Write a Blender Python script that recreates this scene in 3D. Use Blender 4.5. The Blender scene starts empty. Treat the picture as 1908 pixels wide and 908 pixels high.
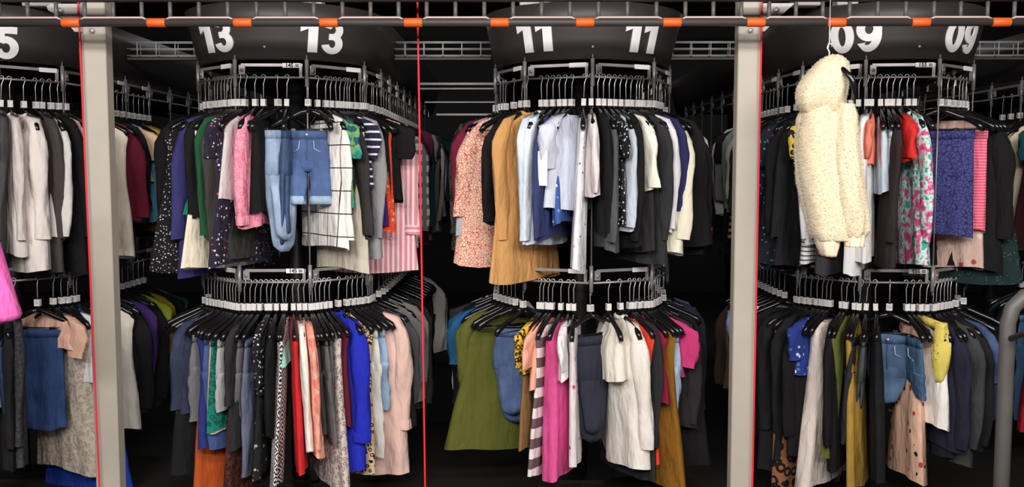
import bpy, math, random
from math import sin, cos, pi, radians, tan, sqrt, atan2
from mathutils import Vector, Matrix

# ------------------------------------------------------------------ camera, light, exposure
SC = bpy.context.scene
COL = SC.collection
W_, H_, FPX = 1908, 908, 1750.0
EYE = 1.68
PITCH = radians(4.3); YAW = radians(0.25)
cam_d = bpy.data.cameras.new('camera'); cam = bpy.data.objects.new('camera', cam_d)
COL.objects.link(cam); SC.camera = cam
cam.location = (0, 0, EYE)
cam.rotation_euler = (pi/2 - PITCH, 0, YAW)
cam_d.sensor_width = 36; cam_d.lens = 36*FPX/W_; cam_d.clip_end = 60
SC.view_settings.view_transform = 'Standard'; SC.view_settings.look = 'None'
SC.view_settings.gamma = 1; SC.view_settings.use_curve_mapping = False
SC.view_settings.exposure = -0.3
wd = bpy.data.worlds.new('world'); SC.world = wd; wd.use_nodes = True
wd.node_tree.nodes['Background'].inputs[0].default_value = (1, .95, .9, 1)
wd.node_tree.nodes['Background'].inputs[1].default_value = .05

def area(name, loc, sx, sy, power, rot=(0, 0, 0), col=(1, .965, .93)):
    l = bpy.data.lights.new(name, 'AREA'); l.shape = 'RECTANGLE'; l.size = sx; l.size_y = sy
    l.energy = power; l.color = col
    o = bpy.data.objects.new(name, l); o.location = loc; o.rotation_euler = rot; COL.objects.link(o)
    return o
LAMPS = [(-2.4, 1.2), (2.4, 1.2), (-2.4, -1.0), (2.4, -1.0), (0, 1.2), (0, -1.0)]
LAMP_Z = 3.2
for lx, ly in LAMPS:
    area('ceiling_lamp_light', (lx, ly, LAMP_Z-.03), 1.9, .35, 64 if ly > 0 else 125, (radians(36 if ly > 0 else 58), 0, 0))
for lx in (-2, 2):
    area('ceiling_lamp_light', (lx, 8.6, LAMP_Z-.03), 1.5, .3, 16)  # added unseen weak lights, put in for glints in the dim rear

_R = cam.rotation_euler.to_matrix()
def P(x, y, z):
    v = _R.transposed() @ (Vector((x, y, z)) - Vector((0, 0, EYE)))
    return W_/2 + FPX*v.x/-v.z, H_/2 - FPX*v.y/-v.z
def Q(px, py, Y):
    d = _R @ Vector(((px-W_/2)/FPX, -(py-H_/2)/FPX, -1))
    t = Y/d.y
    return d.x*t, EYE + d.z*t

# ------------------------------------------------------------------ materials
def lin(c):
    out = []
    for v in c:
        v = v/255
        out.append(v/12.92 if v <= .04045 else ((v+.055)/1.055)**2.4)
    return (*out, 1)
class NT:
    def __init__(s, name):
        s.m = bpy.data.materials.new(name); s.m.use_nodes = True
        s.t = s.m.node_tree; s.b = s.t.nodes['Principled BSDF']
        s.tc = s.t.nodes.new('ShaderNodeTexCoord')
    def n(s, ty, **k):
        o = s.t.nodes.new(ty)
        for a, v in k.items(): setattr(o, a, v)
        return o
    def l(s, a, b): s.t.links.new(a, b)
    def map(s, sc):
        m = s.n('ShaderNodeMapping'); m.inputs['Scale'].default_value = sc
        s.l(s.tc.outputs['Object'], m.inputs[0]); return m.outputs[0]
    def math(s, op, a, b=0):
        m = s.n('ShaderNodeMath', operation=op)
        for i, v in enumerate((a, b)):
            if isinstance(v, (int, float)): m.inputs[i].default_value = v
            else: s.l(v, m.inputs[i])
        return m.outputs[0]
    def mix(s, f, a, b):
        m = s.n('ShaderNodeMix', data_type='RGBA')
        for i, v in ((0, f), (6, a), (7, b)):
            if isinstance(v, (int, float)): m.inputs[i].default_value = v
            elif isinstance(v, tuple): m.inputs[i].default_value = v if len(v) == 4 else lin(v)
            else: s.l(v, m.inputs[i])
        return m.outputs[2]
    def noise(s, sc, detail=3, vec=None, rough=.5):
        m = s.n('ShaderNodeTexNoise'); m.inputs['Scale'].default_value = sc; m.inputs['Detail'].default_value = detail
        m.inputs['Roughness'].default_value = rough
        s.l(vec if vec is not None else s.tc.outputs['Object'], m.inputs['Vector']); return m
    def vor(s, sc, vec=None, feature='F1'):
        m = s.n('ShaderNodeTexVoronoi', feature=feature); m.inputs['Scale'].default_value = sc
        s.l(vec if vec is not None else s.tc.outputs['Object'], m.inputs['Vector']); return m
    def ramp(s, fac, stops, const=True):
        r = s.n('ShaderNodeValToRGB'); r.color_ramp.interpolation = 'CONSTANT' if const else 'LINEAR'
        e = r.color_ramp.elements
        while len(e) < len(stops): e.new(.5)
        for i, (p, c) in enumerate(stops):
            e[i].position = p; e[i].color = lin(c)
        s.l(fac, r.inputs[0]); return r.outputs[0]
    def xyz(s, vec=None):
        m = s.n('ShaderNodeSeparateXYZ'); s.l(vec if vec is not None else s.tc.outputs['Object'], m.inputs[0]); return m.outputs
    def bump(s, h, st, dist=.01, normal=None):
        b = s.n('ShaderNodeBump'); b.inputs['Strength'].default_value = st; b.inputs['Distance'].default_value = dist
        s.l(h, b.inputs['Height'])
        if normal is not None: s.l(normal, b.inputs['Normal'])
        return b.outputs[0]
MATS = {}
def solid(name, c, rough=.6, metal=0, noise_amt=.12, spec=.5):
    if name in MATS: return MATS[name]
    s = NT(name)
    n = s.noise(9, 4)
    c2 = tuple(v*(1-noise_amt) for v in c)
    s.l(s.mix(n.outputs[0], c, c2), s.b.inputs['Base Color'])
    s.b.inputs['Roughness'].default_value = rough; s.b.inputs['Metallic'].default_value = metal
    s.b.inputs['Specular IOR Level'].default_value = spec
    MATS[name] = s.m; return s.m

WHITE = (238, 234, 230)
def cloth(key):
    """key: tuple (pattern, colours..., numbers) -> procedural fabric"""
    if key in MATS: return MATS[key]
    okey = key
    def mute(v):
        if isinstance(v, tuple) and len(v) == 3 and all(isinstance(q, (int, float)) for q in v):
            g_ = .3*v[0]+.59*v[1]+.11*v[2]; return tuple(q*.9+g_*.1 for q in v)
        if isinstance(v, tuple): return tuple(mute(q) for q in v)
        return v
    key = (key[0],)+tuple(mute(v) for v in key[1:])
    p = key[0]
    s = NT('fabric_'+p)
    rough = .88
    if p == 'plain':
        c = key[1]
        n = s.noise(5, 3)
        base = s.mix(n.outputs[0], tuple(min(255, v*1.06) for v in c), tuple(v*.9 for v in c))
    elif p == 'denim':
        c = key[1]; x = s.noise(3.2, 5, rough=.6)
        f = s.noise(60, 2, s.map((1, 1, .15)))
        a = s.mix(s.math('GREATER_THAN', 0, 1), c, c)
        r = s.ramp(x.outputs[0], [(.3, tuple(v*.72 for v in c)), (.5, c), (.72, tuple(min(255, v*1.3+12) for v in c))], False)
        base = s.mix(s.math('MULTIPLY', f.outputs[0], .35), r, tuple(min(255, v*1.25+15) for v in c))
    elif p in ('hstripe', 'vstripe'):
        c1, c2, per, duty = key[1:5]
        ax = s.xyz()[2 if p == 'hstripe' else 0]
        if p == 'hstripe':
            w = s.noise(6, 2); ax = s.math('ADD', ax, s.math('MULTIPLY', w.outputs[0], .012))
        fr = s.math('FRACT', s.math('ADD', s.math('DIVIDE', ax, per), 50))
        base = s.mix(s.math('GREATER_THAN', fr, duty), c1, c2)
    elif p == 'floral':
        bg, cols, sc, size = key[1:5]
        v = s.vor(sc); q = s.noise(sc*2.5, 2)
        d = s.math('ADD', v.outputs['Distance'], s.math('MULTIPLY', q.outputs[0], .35))
        rx = s.n('ShaderNodeSeparateColor'); s.l(v.outputs['Color'], rx.inputs[0])
        st = [(i/len(cols), c) for i, c in enumerate(cols)]
        pc = s.ramp(rx.outputs[0], st)
        base = s.mix(s.math('LESS_THAN', d, size), bg, pc)
    elif p == 'cells':      # light blobs with coloured net between
        c_net, c_blob, sc, th = key[1:5]
        v = s.vor(sc, feature='DISTANCE_TO_EDGE'); v2 = s.vor(sc)
        f = s.math('GREATER_THAN', v.outputs[0], th)
        b0 = s.mix(f, c_net, c_blob)
        base = s.mix(s.math('LESS_THAN', v2.outputs['Distance'], .16), b0, c_net)
    elif p == 'leopard':
        c1, c2, sc = key[1:4]
        v = s.vor(sc); q = s.noise(sc*1.5, 2)
        d = s.math('ADD', v.outputs['Distance'], s.math('MULTIPLY', q.outputs[0], .3))
        f = s.math('MULTIPLY', s.math('GREATER_THAN', d, .38), s.math('LESS_THAN', d, .62))
        base = s.mix(f, c1, c2)
    elif p == 'grid':
        c1, c2, per, wdt = key[1:5]
        o = s.xyz()
        fz = s.math('LESS_THAN', s.math('FRACT', s.math('ADD', s.math('DIVIDE', o[2], per), 50)), wdt)
        fx = s.math('LESS_THAN', s.math('FRACT', s.math('ADD', s.math('DIVIDE', o[0], per), 50.3)), wdt)
        base = s.mix(s.math('MAXIMUM', fz, fx), c1, c2)
    elif p == 'ikat':
        c1, c2, per = key[1:4]
        o = s.xyz()
        a = s.math('ABSOLUTE', s.math('SUBTRACT', s.math('FRACT', s.math('ADD', s.math('DIVIDE', o[2], per), 50)), .5))
        b = s.math('ABSOLUTE', s.math('SUBTRACT', s.math('FRACT', s.math('ADD', s.math('DIVIDE', s.math('ADD', o[0], o[1]), per*.7), 50)), .5))
        d = s.math('FRACT', s.math('MULTIPLY', s.math('ADD', a, b), 3))
        base = s.mix(s.math('GREATER_THAN', d, .5), c1, c2)
    elif p == 'snake':
        c1, c2, per = key[1:4]
        o = s.xyz()
        w = s.math('MULTIPLY', s.math('SINE', s.math('MULTIPLY', o[0], 75)), .011)
        fr = s.math('FRACT', s.math('ADD', s.math('DIVIDE', s.math('ADD', o[2], w), per), 50))
        nz = s.noise(28, 1)
        f = s.math('MULTIPLY', s.math('LESS_THAN', fr, .32), s.math('GREATER_THAN', nz.outputs[0], .42))
        base = s.mix(f, c1, c2)
    elif p == 'blotch':
        cols, sc = key[1:3]
        n = s.noise(sc, 3)
        k = len(cols)
        base = s.ramp(n.outputs[0], [(0 if i == 0 else .34+.32*i/k, c) for i, c in enumerate(cols)])
    # cloth relief: long soft creases and a fine weave
    cr = s.noise(7, 3, s.map((1.6, 1.6, .55)))
    fine = s.noise(180, 2)
    nb = s.bump(cr.outputs[0], .8, .045)
    cr2 = s.noise(22, 3, s.map((1.3, 1.3, .6)))
    nb = s.bump(cr2.outputs[0], .45, .012, nb)
    nb = s.bump(fine.outputs[0], .12, .002, nb)
    s.l(base, s.b.inputs['Base Color']); s.l(nb, s.b.inputs['Normal'])
    s.b.inputs['Roughness'].default_value = rough
    s.b.inputs['Specular IOR Level'].default_value = .2
    MATS[okey] = s.m; return s.m

BLACKP = solid('black_hanger_plastic', (20, 19, 20), .22, spec=.6)
CHROME = solid('chrome_wire', (225, 220, 220), .32, .55, .1)
STEEL = solid('galvanised_steel', (176, 170, 168), .42, .45, .25)
HOUS = solid('black_housing_panel', (30, 28, 28), .45)
SIGNM = solid('black_sign_panel', (56, 51, 50), .5)
DIGIT = solid('white_sign_lettering', (244, 240, 240), .6, 0, .02)
FRAMEG = solid('grey_painted_frame', (88, 84, 82), .5)
BEAMG = solid('dark_grey_beam_paint', (62, 56, 54), .55)
POSTM = solid('warm_grey_post_paint', (176, 168, 155), .55, 0, .06)
PLATE = solid('pale_grey_bracket_paint', (186, 178, 172), .5, 0, .1)
ORANGE = solid('orange_plastic_clip', (222, 92, 22), .5, 0, .05)
PINKROD = solid('pale_rod_paint', (196, 172, 168), .4, 0, .05)
REDC = solid('red_cord_fibre', (235, 40, 62), .7, 0, .05)
TRAYM = solid('pale_tray_wire', (190, 188, 186), .5, .2, .1)
DARKM = solid('dark_backdrop_paint', (16, 15, 15), .8)
INK = solid('black_ink', (22, 20, 20), .7)
def tagmat():
    s = NT('white_barcode_tag')
    z = s.xyz()[2]
    fr = s.math('FRACT', s.math('MULTIPLY', s.math('ADD', z, 3), 330))
    a = s.math('MULTIPLY', s.math('GREATER_THAN', z, -.130), s.math('LESS_THAN', z, -.108))
    f = s.math('MULTIPLY', a, s.math('GREATER_THAN', fr, .55))
    x = s.math('LESS_THAN', s.math('ABSOLUTE', s.xyz()[0]), .011)
    s.l(s.mix(s.math('MULTIPLY', s.math('MULTIPLY', f, x), .75), (222, 218, 215), (60, 58, 58)), s.b.inputs['Base Color'])
    s.b.inputs['Roughness'].default_value = .6
    return s.m
TAGM = tagmat()

# ------------------------------------------------------------------ mesh helpers
class MB:
    def __init__(s): s.v = []; s.f = []; s.sm = []
    def add(s, vs, fs, smooth=True):
        b = len(s.v); s.v += [tuple(v) for v in vs]
        s.f += [tuple(i+b for i in f) for f in fs]; s.sm += [smooth]*len(fs)
    def box(s, x0, x1, y0, y1, z0, z1, bev=0):
        if bev:
            c = bev
            vs = []
            for z, k in ((z0, c), (z0+c, 0), (z1-c, 0), (z1, c)):
                vs += [(x0+k, y0+c, z), (x0+c, y0+k, z), (x1-c, y0+k, z), (x1-k, y0+c, z), (x1-k, y1-c, z), (x1-c, y1-k, z), (x0+c, y1-k, z), (x0+k, y1-c, z)]
            fs = [tuple(range(7, -1, -1)), tuple(range(24, 32))]
            for r in range(3):
                for i in range(8):
                    a = r*8+i; b = r*8+(i+1) % 8; fs.append((a, b, b+8, a+8))
            s.add(vs, fs, False)
        else:
            vs = [(x, y, z) for z in (z0, z1) for (x, y) in ((x0, y0), (x1, y0), (x1, y1), (x0, y1))]
            s.add(vs, [(3, 2, 1, 0), (4, 5, 6, 7), (0, 1, 5, 4), (1, 2, 6, 5), (2, 3, 7, 6), (3, 0, 4, 7)], False)
    def tube(s, pts, r, n=8, caps=True, closed=False, flat=1.0):
        pts = [Vector(p) for p in pts]; N = len(pts)
        rr = r if isinstance(r, (list, tuple)) else [r]*N
        vs = []; up = Vector((0, 0, 1))
        t0 = (pts[1]-pts[0]).normalized()
        ref = up if abs(t0.dot(up)) < .9 else Vector((0, 1, 0))
        nrm = (ref - t0*ref.dot(t0)).normalized()
        for i in range(N):
            if closed: t = pts[(i+1) % N]-pts[i-1]
            else: t = pts[min(i+1, N-1)]-pts[max(i-1, 0)]
            t.normalize()
            nrm = (nrm - t*nrm.dot(t)).normalized(); bi = t.cross(nrm)
            for k in range(n):
                a = 2*pi*k/n
                vs.append(pts[i] + nrm*cos(a)*rr[i] + bi*sin(a)*rr[i]*flat)
        fs = []
        M = N if closed else N-1
        for i in range(M):
            for k in range(n):
                a = i*n+k; b = i*n+(k+1) % n; j = ((i+1) % N)*n
                fs.append((a, b, j+(k+1) % n, j+k))
        if caps and not closed:
            fs.append(tuple(range(n-1, -1, -1))); fs.append(tuple(range((N-1)*n, N*n)))
        s.add(vs, fs)
    def rings(s, rs, cap0=False, cap1=False):
        n = len(rs[0]); vs = [p for r in rs for p in r]; fs = []
        for i in range(len(rs)-1):
            for k in range(n):
                a = i*n+k; b = i*n+(k+1) % n
                fs.append((a, a+n, b+n, b))
        if cap0: fs.append(tuple(range(n)))
        if cap1: fs.append(tuple(range((len(rs)-1)*n+n-1, (len(rs)-1)*n-1, -1)))
        s.add(vs, fs)
    def build(s, name, mat, parent=None, loc=(0, 0, 0), rotz=0):
        me = bpy.data.meshes.new(name); me.from_pydata(s.v, [], s.f)
        me.polygons.foreach_set('use_smooth', s.sm); me.materials.append(mat); me.update()
        o = bpy.data.objects.new(name, me); COL.objects.link(o)
        if parent is not None: o.parent = parent
        o.location = loc; o.rotation_euler = (0, 0, rotz)
        return o
def tag(o, label=None, cat=None, group=None, kind=None):
    if label: o['label'] = label
    if cat: o['category'] = cat
    if group: o['group'] = group
    if kind: o['kind'] = kind
    return o
def empty(name, loc=(0, 0, 0), rot=(0, 0, 0)):
    o = bpy.data.objects.new(name, None); o.empty_display_size = .05
    COL.objects.link(o); o.location = loc; o.rotation_euler = rot
    return o

# ------------------------------------------------------------------ setting
def struct(name, b, m): return tag(b.build(name, m), kind='structure')
def floor_mat():
    s = NT('dark_concrete_floor'); n = s.noise(1.2, 5)
    s.l(s.mix(n.outputs[0], (30, 29, 28), (48, 46, 44)), s.b.inputs['Base Color'])
    s.b.inputs['Roughness'].default_value = .45
    return s.m
b = MB(); b.box(-8, 8, -3, 13.2, -.1, 0); struct('floor', b, floor_mat())
b = MB(); b.box(-8, 8, 13.2, 13.4, 0, 3.7); struct('wall_back', b, DARKM)
b = MB(); b.box(-8.2, -8, -3, 13.4, 0, 3.7); struct('wall_left', b, DARKM)
b = MB(); b.box(8, 8.2, -3, 13.4, 0, 3.7); struct('wall_right', b, DARKM)
b = MB(); b.box(-8, 8, -3, 13.4, 3.7, 3.8); struct('ceiling', b, DARKM)
for i, (lx, ly) in enumerate(LAMPS + [(-2, 8.6), (2, 8.6)]):
    t = empty('ceiling_lamp', (lx, ly, LAMP_Z))
    tag(t, 'long white ceiling lamp over the aisle in front of the carousels' if ly < 3 else 'added long white ceiling lamp, unseen, high above the far part of the carousels',
        'lamp', 'lamps over the front aisle' if ly < 3 else 'added lamps over the carousels')
    b = MB(); b.box(-.97, .97, -.2, .2, .14, .2, .01); b.build('lamp_housing', PLATE, t)
    for sx in (-.8, .8):
        b = MB(); b.tube([(sx, 0, .2), (sx, 0, .5)], .006); b.build('suspension_rod', STEEL, t)

# ------------------------------------------------------------------ carousels
D0 = 4.55; R = .46
XC = {'15': -2.75, '13': -1.20, '11': .35, '09': 1.90, '07': 3.45}
YC = D0 + R
ZU = Q(570, 143, D0)[1]; ZL = Q(570, 528, D0)[1]
ZR = {'U': ZU, 'L': ZL}
YBACK = 8.6
RODS = {'15': -19, '13': -20, '11': 2, '09': 17, '07': 10}     # angle of one rod
STEP = 44

def loop_pt(c, th, rad=R):        # th in degrees; beyond +-90 runs down the flank
    xc = XC[c]
    if abs(th) <= 90: return Vector((xc+rad*sin(radians(th)), YC-rad*cos(radians(th)), 0))
    sgn = 1 if th > 0 else -1
    return Vector((xc+sgn*rad, YC+(abs(th)-90)*radians(R*1.0)*1.0, 0))
def rod_angles(c):
    a0 = RODS[c]; out = []
    k = -14
    amax = 90 + 3.4/radians(R)
    while True:
        a = a0+k*STEP
        if a > amax: break
        if a >= -amax: out.append(a)
        k += 1
    return out
def bar_pt(c, th):                # point on the chord bar at angle th
    rs = RA[c]
    for a, bb in zip(rs, rs[1:]):
        if a <= th <= bb:
            p, q = loop_pt(c, a), loop_pt(c, bb)
            if abs(th) >= 90 and abs(a) >= 90 and abs(bb) >= 90: f = (th-a)/(bb-a)
            else:
                # chord intersection with radial line from the arc centre
                cc = Vector((XC[c], YC, 0)); d = loop_pt(c, th)-cc
                if abs(th) > 90: f = (th-a)/(bb-a)
                else:
                    e = q-p; den = d.x*e.y-d.y*e.x
                    f = ((p-cc).y*d.x-(p-cc).x*d.y)/(-den) if abs(den) > 1e-6 else .5
                    f = min(max(f, 0.02), .98)
            return p+(q-p)*f
    return loop_pt(c, th)
RA = {c: rod_angles(c) for c in XC}

def text_mesh(txt, size, extr=.003, bold=.0):
    cu = bpy.data.curves.new('t', 'FONT'); cu.body = txt; cu.size = size; cu.extrude = extr
    cu.align_x = 'CENTER'; cu.align_y = 'CENTER'; cu.offset = bold; cu.resolution_u = 4
    o = bpy.data.objects.new('t', cu); COL.objects.link(o)
    bpy.context.view_layer.update()
    dg = bpy.context.evaluated_depsgraph_get()
    me = bpy.data.meshes.new_from_object(o.evaluated_get(dg))
    vs = [v.co.copy() for v in me.vertices]; fs = [tuple(p.vertices) for p in me.polygons]
    bpy.data.objects.remove(o); bpy.data.curves.remove(cu)
    return vs, fs

SZ0 = Q(1100, 109, 4.55)[1]; SZ1 = SZ0+.262
def sign_rad(z): return .45 + .25*(z-SZ0)

# heavy sign digits as outlines (unit height 1): polygons with strokes
def arc(cx, cy, rx, ry, a0, a1, n=14): return [(cx+rx*cos(radians(a0+(a1-a0)*i/n)), cy+ry*sin(radians(a0+(a1-a0)*i/n))) for i in range(n+1)]
def strip(outer, inner):          # quad strip between two equal-length polylines
    return [(outer[i], outer[i+1], inner[i+1], inner[i]) for i in range(len(outer)-1)]
DIG = {}
DIG['1'] = (.70, [((.28, 0), (.62, 0), (.62, 1), (.36, 1)), ((.28, 0), (.36, 1), (.30, .72)), ((.30, .72), (.36, 1), (.04, .86), (.04, .62))])
DIG['0'] = (.82, strip(arc(.41, .5, .40, .52, 0, 360, 28), arc(.41, .5, .13, .30, 0, 360, 28)))
DIG['9'] = (.82, strip(arc(.41, .66, .40, .36, 0, 360, 28), arc(.41, .68, .13, .155, 0, 360, 28)) +
            strip(arc(.38, .52, .43, .54, -115, 25, 14), arc(.34, .50, .20, .31, -115, 25, 14)) + [((.03, .24), (.20, .03), (.256, .219), (.32, .27))])
DIG['3'] = (.80, strip(arc(.40, .72, .36, .30, -75, 165, 14), arc(.40, .73, .10, .10, -75, 165, 14)) +
            strip(arc(.40, .30, .40, .32, -170, 82, 18), arc(.40, .30, .13, .12, -170, 82, 18)) + [((.26, .42), (.46, .42), (.46, .61), (.26, .61))])
DIG['5'] = (.82, [((.09, .50), (.34, .47), (.38, .84), (.14, 1)), ((.14, 1), (.22, .78), (.74, .78), (.74, 1)),] +
            strip(arc(.40, .34, .40, .36, -168, 128, 20), arc(.40, .33, .13, .15, -168, 128, 20)))
def subdiv(quads, it=2):
    out = quads
    for _ in range(it):
        o2 = []
        for q in out:
            if len(q) == 4:
                a, b_, c, d = q
                m = lambda p, r: ((p[0]+r[0])/2, (p[1]+r[1])/2)
                ab, bc, cd, da = m(a, b_), m(b_, c), m(c, d), m(d, a); ce = m(ab, cd)
                o2 += [(a, ab, ce, da), (ab, b_, bc, ce), (ce, bc, c, cd), (da, ce, cd, d)]
            else: o2.append(q)
        out = o2
    return out

def sign_number(c, txt, thc, zc, hgt, parent):
    """white digits lying on the conical sign around angle thc"""
    width = sum(DIG[d][0] for d in txt)*hgt + .06*hgt*(len(txt)-1)
    x = -width/2
    for d in txt:
        w, quads = DIG[d]; mb = MB()
        for q in subdiv(quads, 1 if len(quads) > 8 else 2):
            front = []; back = []
            for (u, v) in q:
                s_ = x+u*hgt; z = zc+(v-.5)*hgt
                for off, lst in ((.006, front), (.0, back)):
                    r = sign_rad(z)+off
                    th = radians(thc)+s_/.5
                    lst.append((r*sin(th), -r*cos(th), z))
            n = len(q)
            mb.add(front+back, [tuple(range(n))] + [(i, (i+1) % n, n+(i+1) % n, n+i) for i in range(n)], False)
        mb.build('number', DIGIT, parent)
        x += (w+.06)*hgt

def make_carousel(c):
    xc = XC[c]
    word = {'15': 'cut off by the left edge, sign ending in five', '13': 'whose sign reads thirteen twice', '11': 'whose sign reads eleven twice',
            '09': 'whose sign reads zero nine twice', '07': 'at the right edge, mostly behind the cart'}[c]
    root = empty('garment_carousel', (xc, YC, 0))
    tag(root, 'black two-tier clothes carousel ' + word, 'clothes carousel', 'two-tier clothes carousels')
    # curved, outward-leaning sign wrapping the front end and running down the flanks
    rs = []
    for z, off in ((SZ0, -.03), (SZ0, 0), (SZ0+.09, 0), (SZ0+.18, 0), (SZ1, 0), (SZ1, -.03)):
        r = sign_rad(z)+off
        ring = [(-r, YBACK-YC, z)] + [(r*sin(radians(a)), -r*cos(radians(a)), z) for a in range(-90, 91, 6)] + [(r, YBACK-YC, z)]
        rs.append(ring)
    mb = MB(); mb.rings(rs, False, True); mb.build('sign_panel', SIGNM, root)
    mb = MB()
    for sx in (-1, 1):
        vs = [(sx*.452, .35, SZ0+.002), (sx*.40, .35, SZ0-.05), (sx*.39, .35, SZ0-.045), (sx*.445, .35, SZ0+.006)]
        vs += [(x, YBACK-YC, z) for x, y, z in vs]
        mb.add(vs, [(0, 1, 2, 3), (7, 6, 5, 4)]+[(i, i+4, (i+1) % 4+4, (i+1) % 4) for i in range(4)], False)
    mb.build('underside_flange', FRAMEG, root)  # lighter grey puts the lit look of the underside into the colour
    mb = MB(); mb.box(-.30, .30, -.1, YBACK-YC, SZ0-.02, SZ1-.01, .02); mb.build('drive_housing', HOUS, root)
    for yy in (.1, 1.8, 3.3):
        mb = MB(); mb.tube([(0, yy, 0), (0, yy, SZ0)], .045, 10)
        mb.box(-.12, .12, yy-.12, yy+.12, 0, .015)
        mb.build('support_column', HOUS, root)
    for zz in (SZ0+.055, SZ0+.17):
        if c in ('13', '11', '09'):
            a = {'13': -.5, '11': 2, '09': 3}[c]; r = sign_rad(zz)
            mb = MB(); mb.tube([(r*sin(radians(a)), -r*cos(radians(a))+.004, zz), (r*sin(radians(a)), -r*cos(radians(a))-.006, zz)], .006, 8); mb.build('screw', CHROME, root)
    zc = {'13': 2.40, '11': 2.41, '09': 2.405, '15': 2.385, '07': 2.4}[c]
    global _zc
    zc = SZ0+.045+.072
    if c != '07':
        for th, dz in ((-33, -.003), (33, -.006)):
            sign_number(c, c, th if c != '15' else (th-5), zc+dz-(.025 if c == '15' else 0), .15, root)
    # carriers
    rs_ = RA[c]
    for i, (a, bb) in enumerate(zip(rs_, rs_[1:])):
        p, q = loop_pt(c, a), loop_pt(c, bb)
        if p.y > 8.0 and q.y > 8.0: continue
        d = (q-p); L = d.length; ang = atan2(d.y, d.x)
        mb = MB()
        for tier in 'UL':
            z = ZR[tier]
            mb.tube([(.012, 0, z), (L-.012, 0, z)], .0055, 8)                  # hanging bar
            mb.box(.03, L-.02, -.004, .004, z+.052, z+.066)                    # upper flat
            mb.box(L-.036, L-.022, -.005, .005, z, z+.066)                     # end upright
            mb.box(.018, .05, -.005, .005, z+.012, z+.060, .002)               # drilled bracket
            mb.tube([(.034, -.009, z+.034), (.034, .009, z+.034)], .009, 10)
            mb.tube([(0, 0, z-.045), (0, 0, z+.085)], .010, 8)                 # rod sleeve
        mb.tube([(0, 0, ZL-.06), (0, 0, SZ0+.02)], .0035, 8)                   # thin rod
        o = mb.build('carrier', STEEL, root, (p.x-xc, p.y-YC, 0), ang)
        if p.y < 5.6:
            for tier in 'UL':
                z = ZR[tier]
                nm = {('13', 1): '145', ('09', 1): '155'}.get((c, 1)) if abs(a-RODS[c]) < 1 and c != '09' else ('155' if c == '09' and abs(bb-RODS[c]) < 1 and False else None)
                if c == '09' and abs(a+27) < 3: nm = '155'
                pm = MB(); pm.box(L-.115, L-.03, -.0075, -.0042, z+.046, z+.068)
                pl = pm.build('index_plate', DIGIT, o)
                if nm:
                    vs, fs = text_mesh(nm, .026, .0006, .0008)
                    tm = MB(); tm.add([(v.x+L-.082, -.0085-v.z, v.y+z+.057) for v in vs], fs, False)
                    for k in range(3): tm.box(L-.054, L-.036, -.009, -.0076, z+.0502+k*.005, z+.0532+k*.005)
                    tm.build('index_number', INK, pl)
    return root
for c in XC: make_carousel(c)

# ------------------------------------------------------------------ hanger
def hanger_meshes(half=.195):
    hk = MB()
    pts = [(.0, .0, -.10)] + [(0, .0, -.02)] + [(0, .010*cos(radians(a))+.0, .0105*sin(radians(a))+.0) for a in (-40, 0, 45, 90, 135, 180, 215)]
    pts = [(0, -.0, -.105), (0, 0, -.03), (0, .006, -.012)] + [(0, .010*cos(radians(a)), .0035+.0105*sin(radians(a))) for a in (-25, 20, 60, 90, 125, 160, 200)]
    hk.tube(pts, .0022, 6)
    tg = MB(); tg.box(-.014, .014, -.0115, .0115, -.138, -.104, .001)
    bd = MB()
    bd.tube([(0, 0, -.10), (0, 0, -.135), (0, 0, -.165)], [.007, .0085, .012], 8)
    for s_ in (-1, 1):
        pts = [(0, 0, -.158), (s_*.03, 0, -.166), (s_*.075, 0, -.186), (s_*.13, 0, -.208), (s_*.175, 0, -.232), (s_*half, 0, -.258)]
        bd.tube(pts, [.012, .0135, .0135, .014, .0165, .013], 8, flat=.85)
    bd.tube([(-half*.93, 0, -.25), (half*.93, 0, -.25)], .0035, 6)
    return hk, tg, bd
_h = hanger_meshes()
HM = []
for nm, mb, mt in zip(('hook', 'tag', 'hanger_body'), _h, (CHROME, TAGM, BLACKP)):
    o = mb.build(nm, mt); HM.append(o)
HROOT = empty('clothes_hanger'); 
for o in HM: o.parent = HROOT
_first = [True]; NH = [0]
def put_hanger(loc, rotz, label, group, drop=0.0, clips=None, tilt=0):
    NH[0] += 1
    if _first[0]: r = HROOT; _first[0] = False; kids = HM
    else:
        r = HROOT.copy(); COL.objects.link(r); kids = []
        for ch in HM:
            k = ch.copy(); k.parent = r; COL.objects.link(k)
    for k in list(r.keys()): del r[k]
    r.location = loc; r.rotation_euler = (tilt, 0, rotz)
    tag(r, label, 'clothes hanger', group)
    if clips:
        for sx in (-1, 1):
            m = MB(); m.box(sx*clips-.012, sx*clips+.012, -.012, .012, -.305, -.245, .002)
            m.build('clip', BLACKP, r)
    return r

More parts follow.
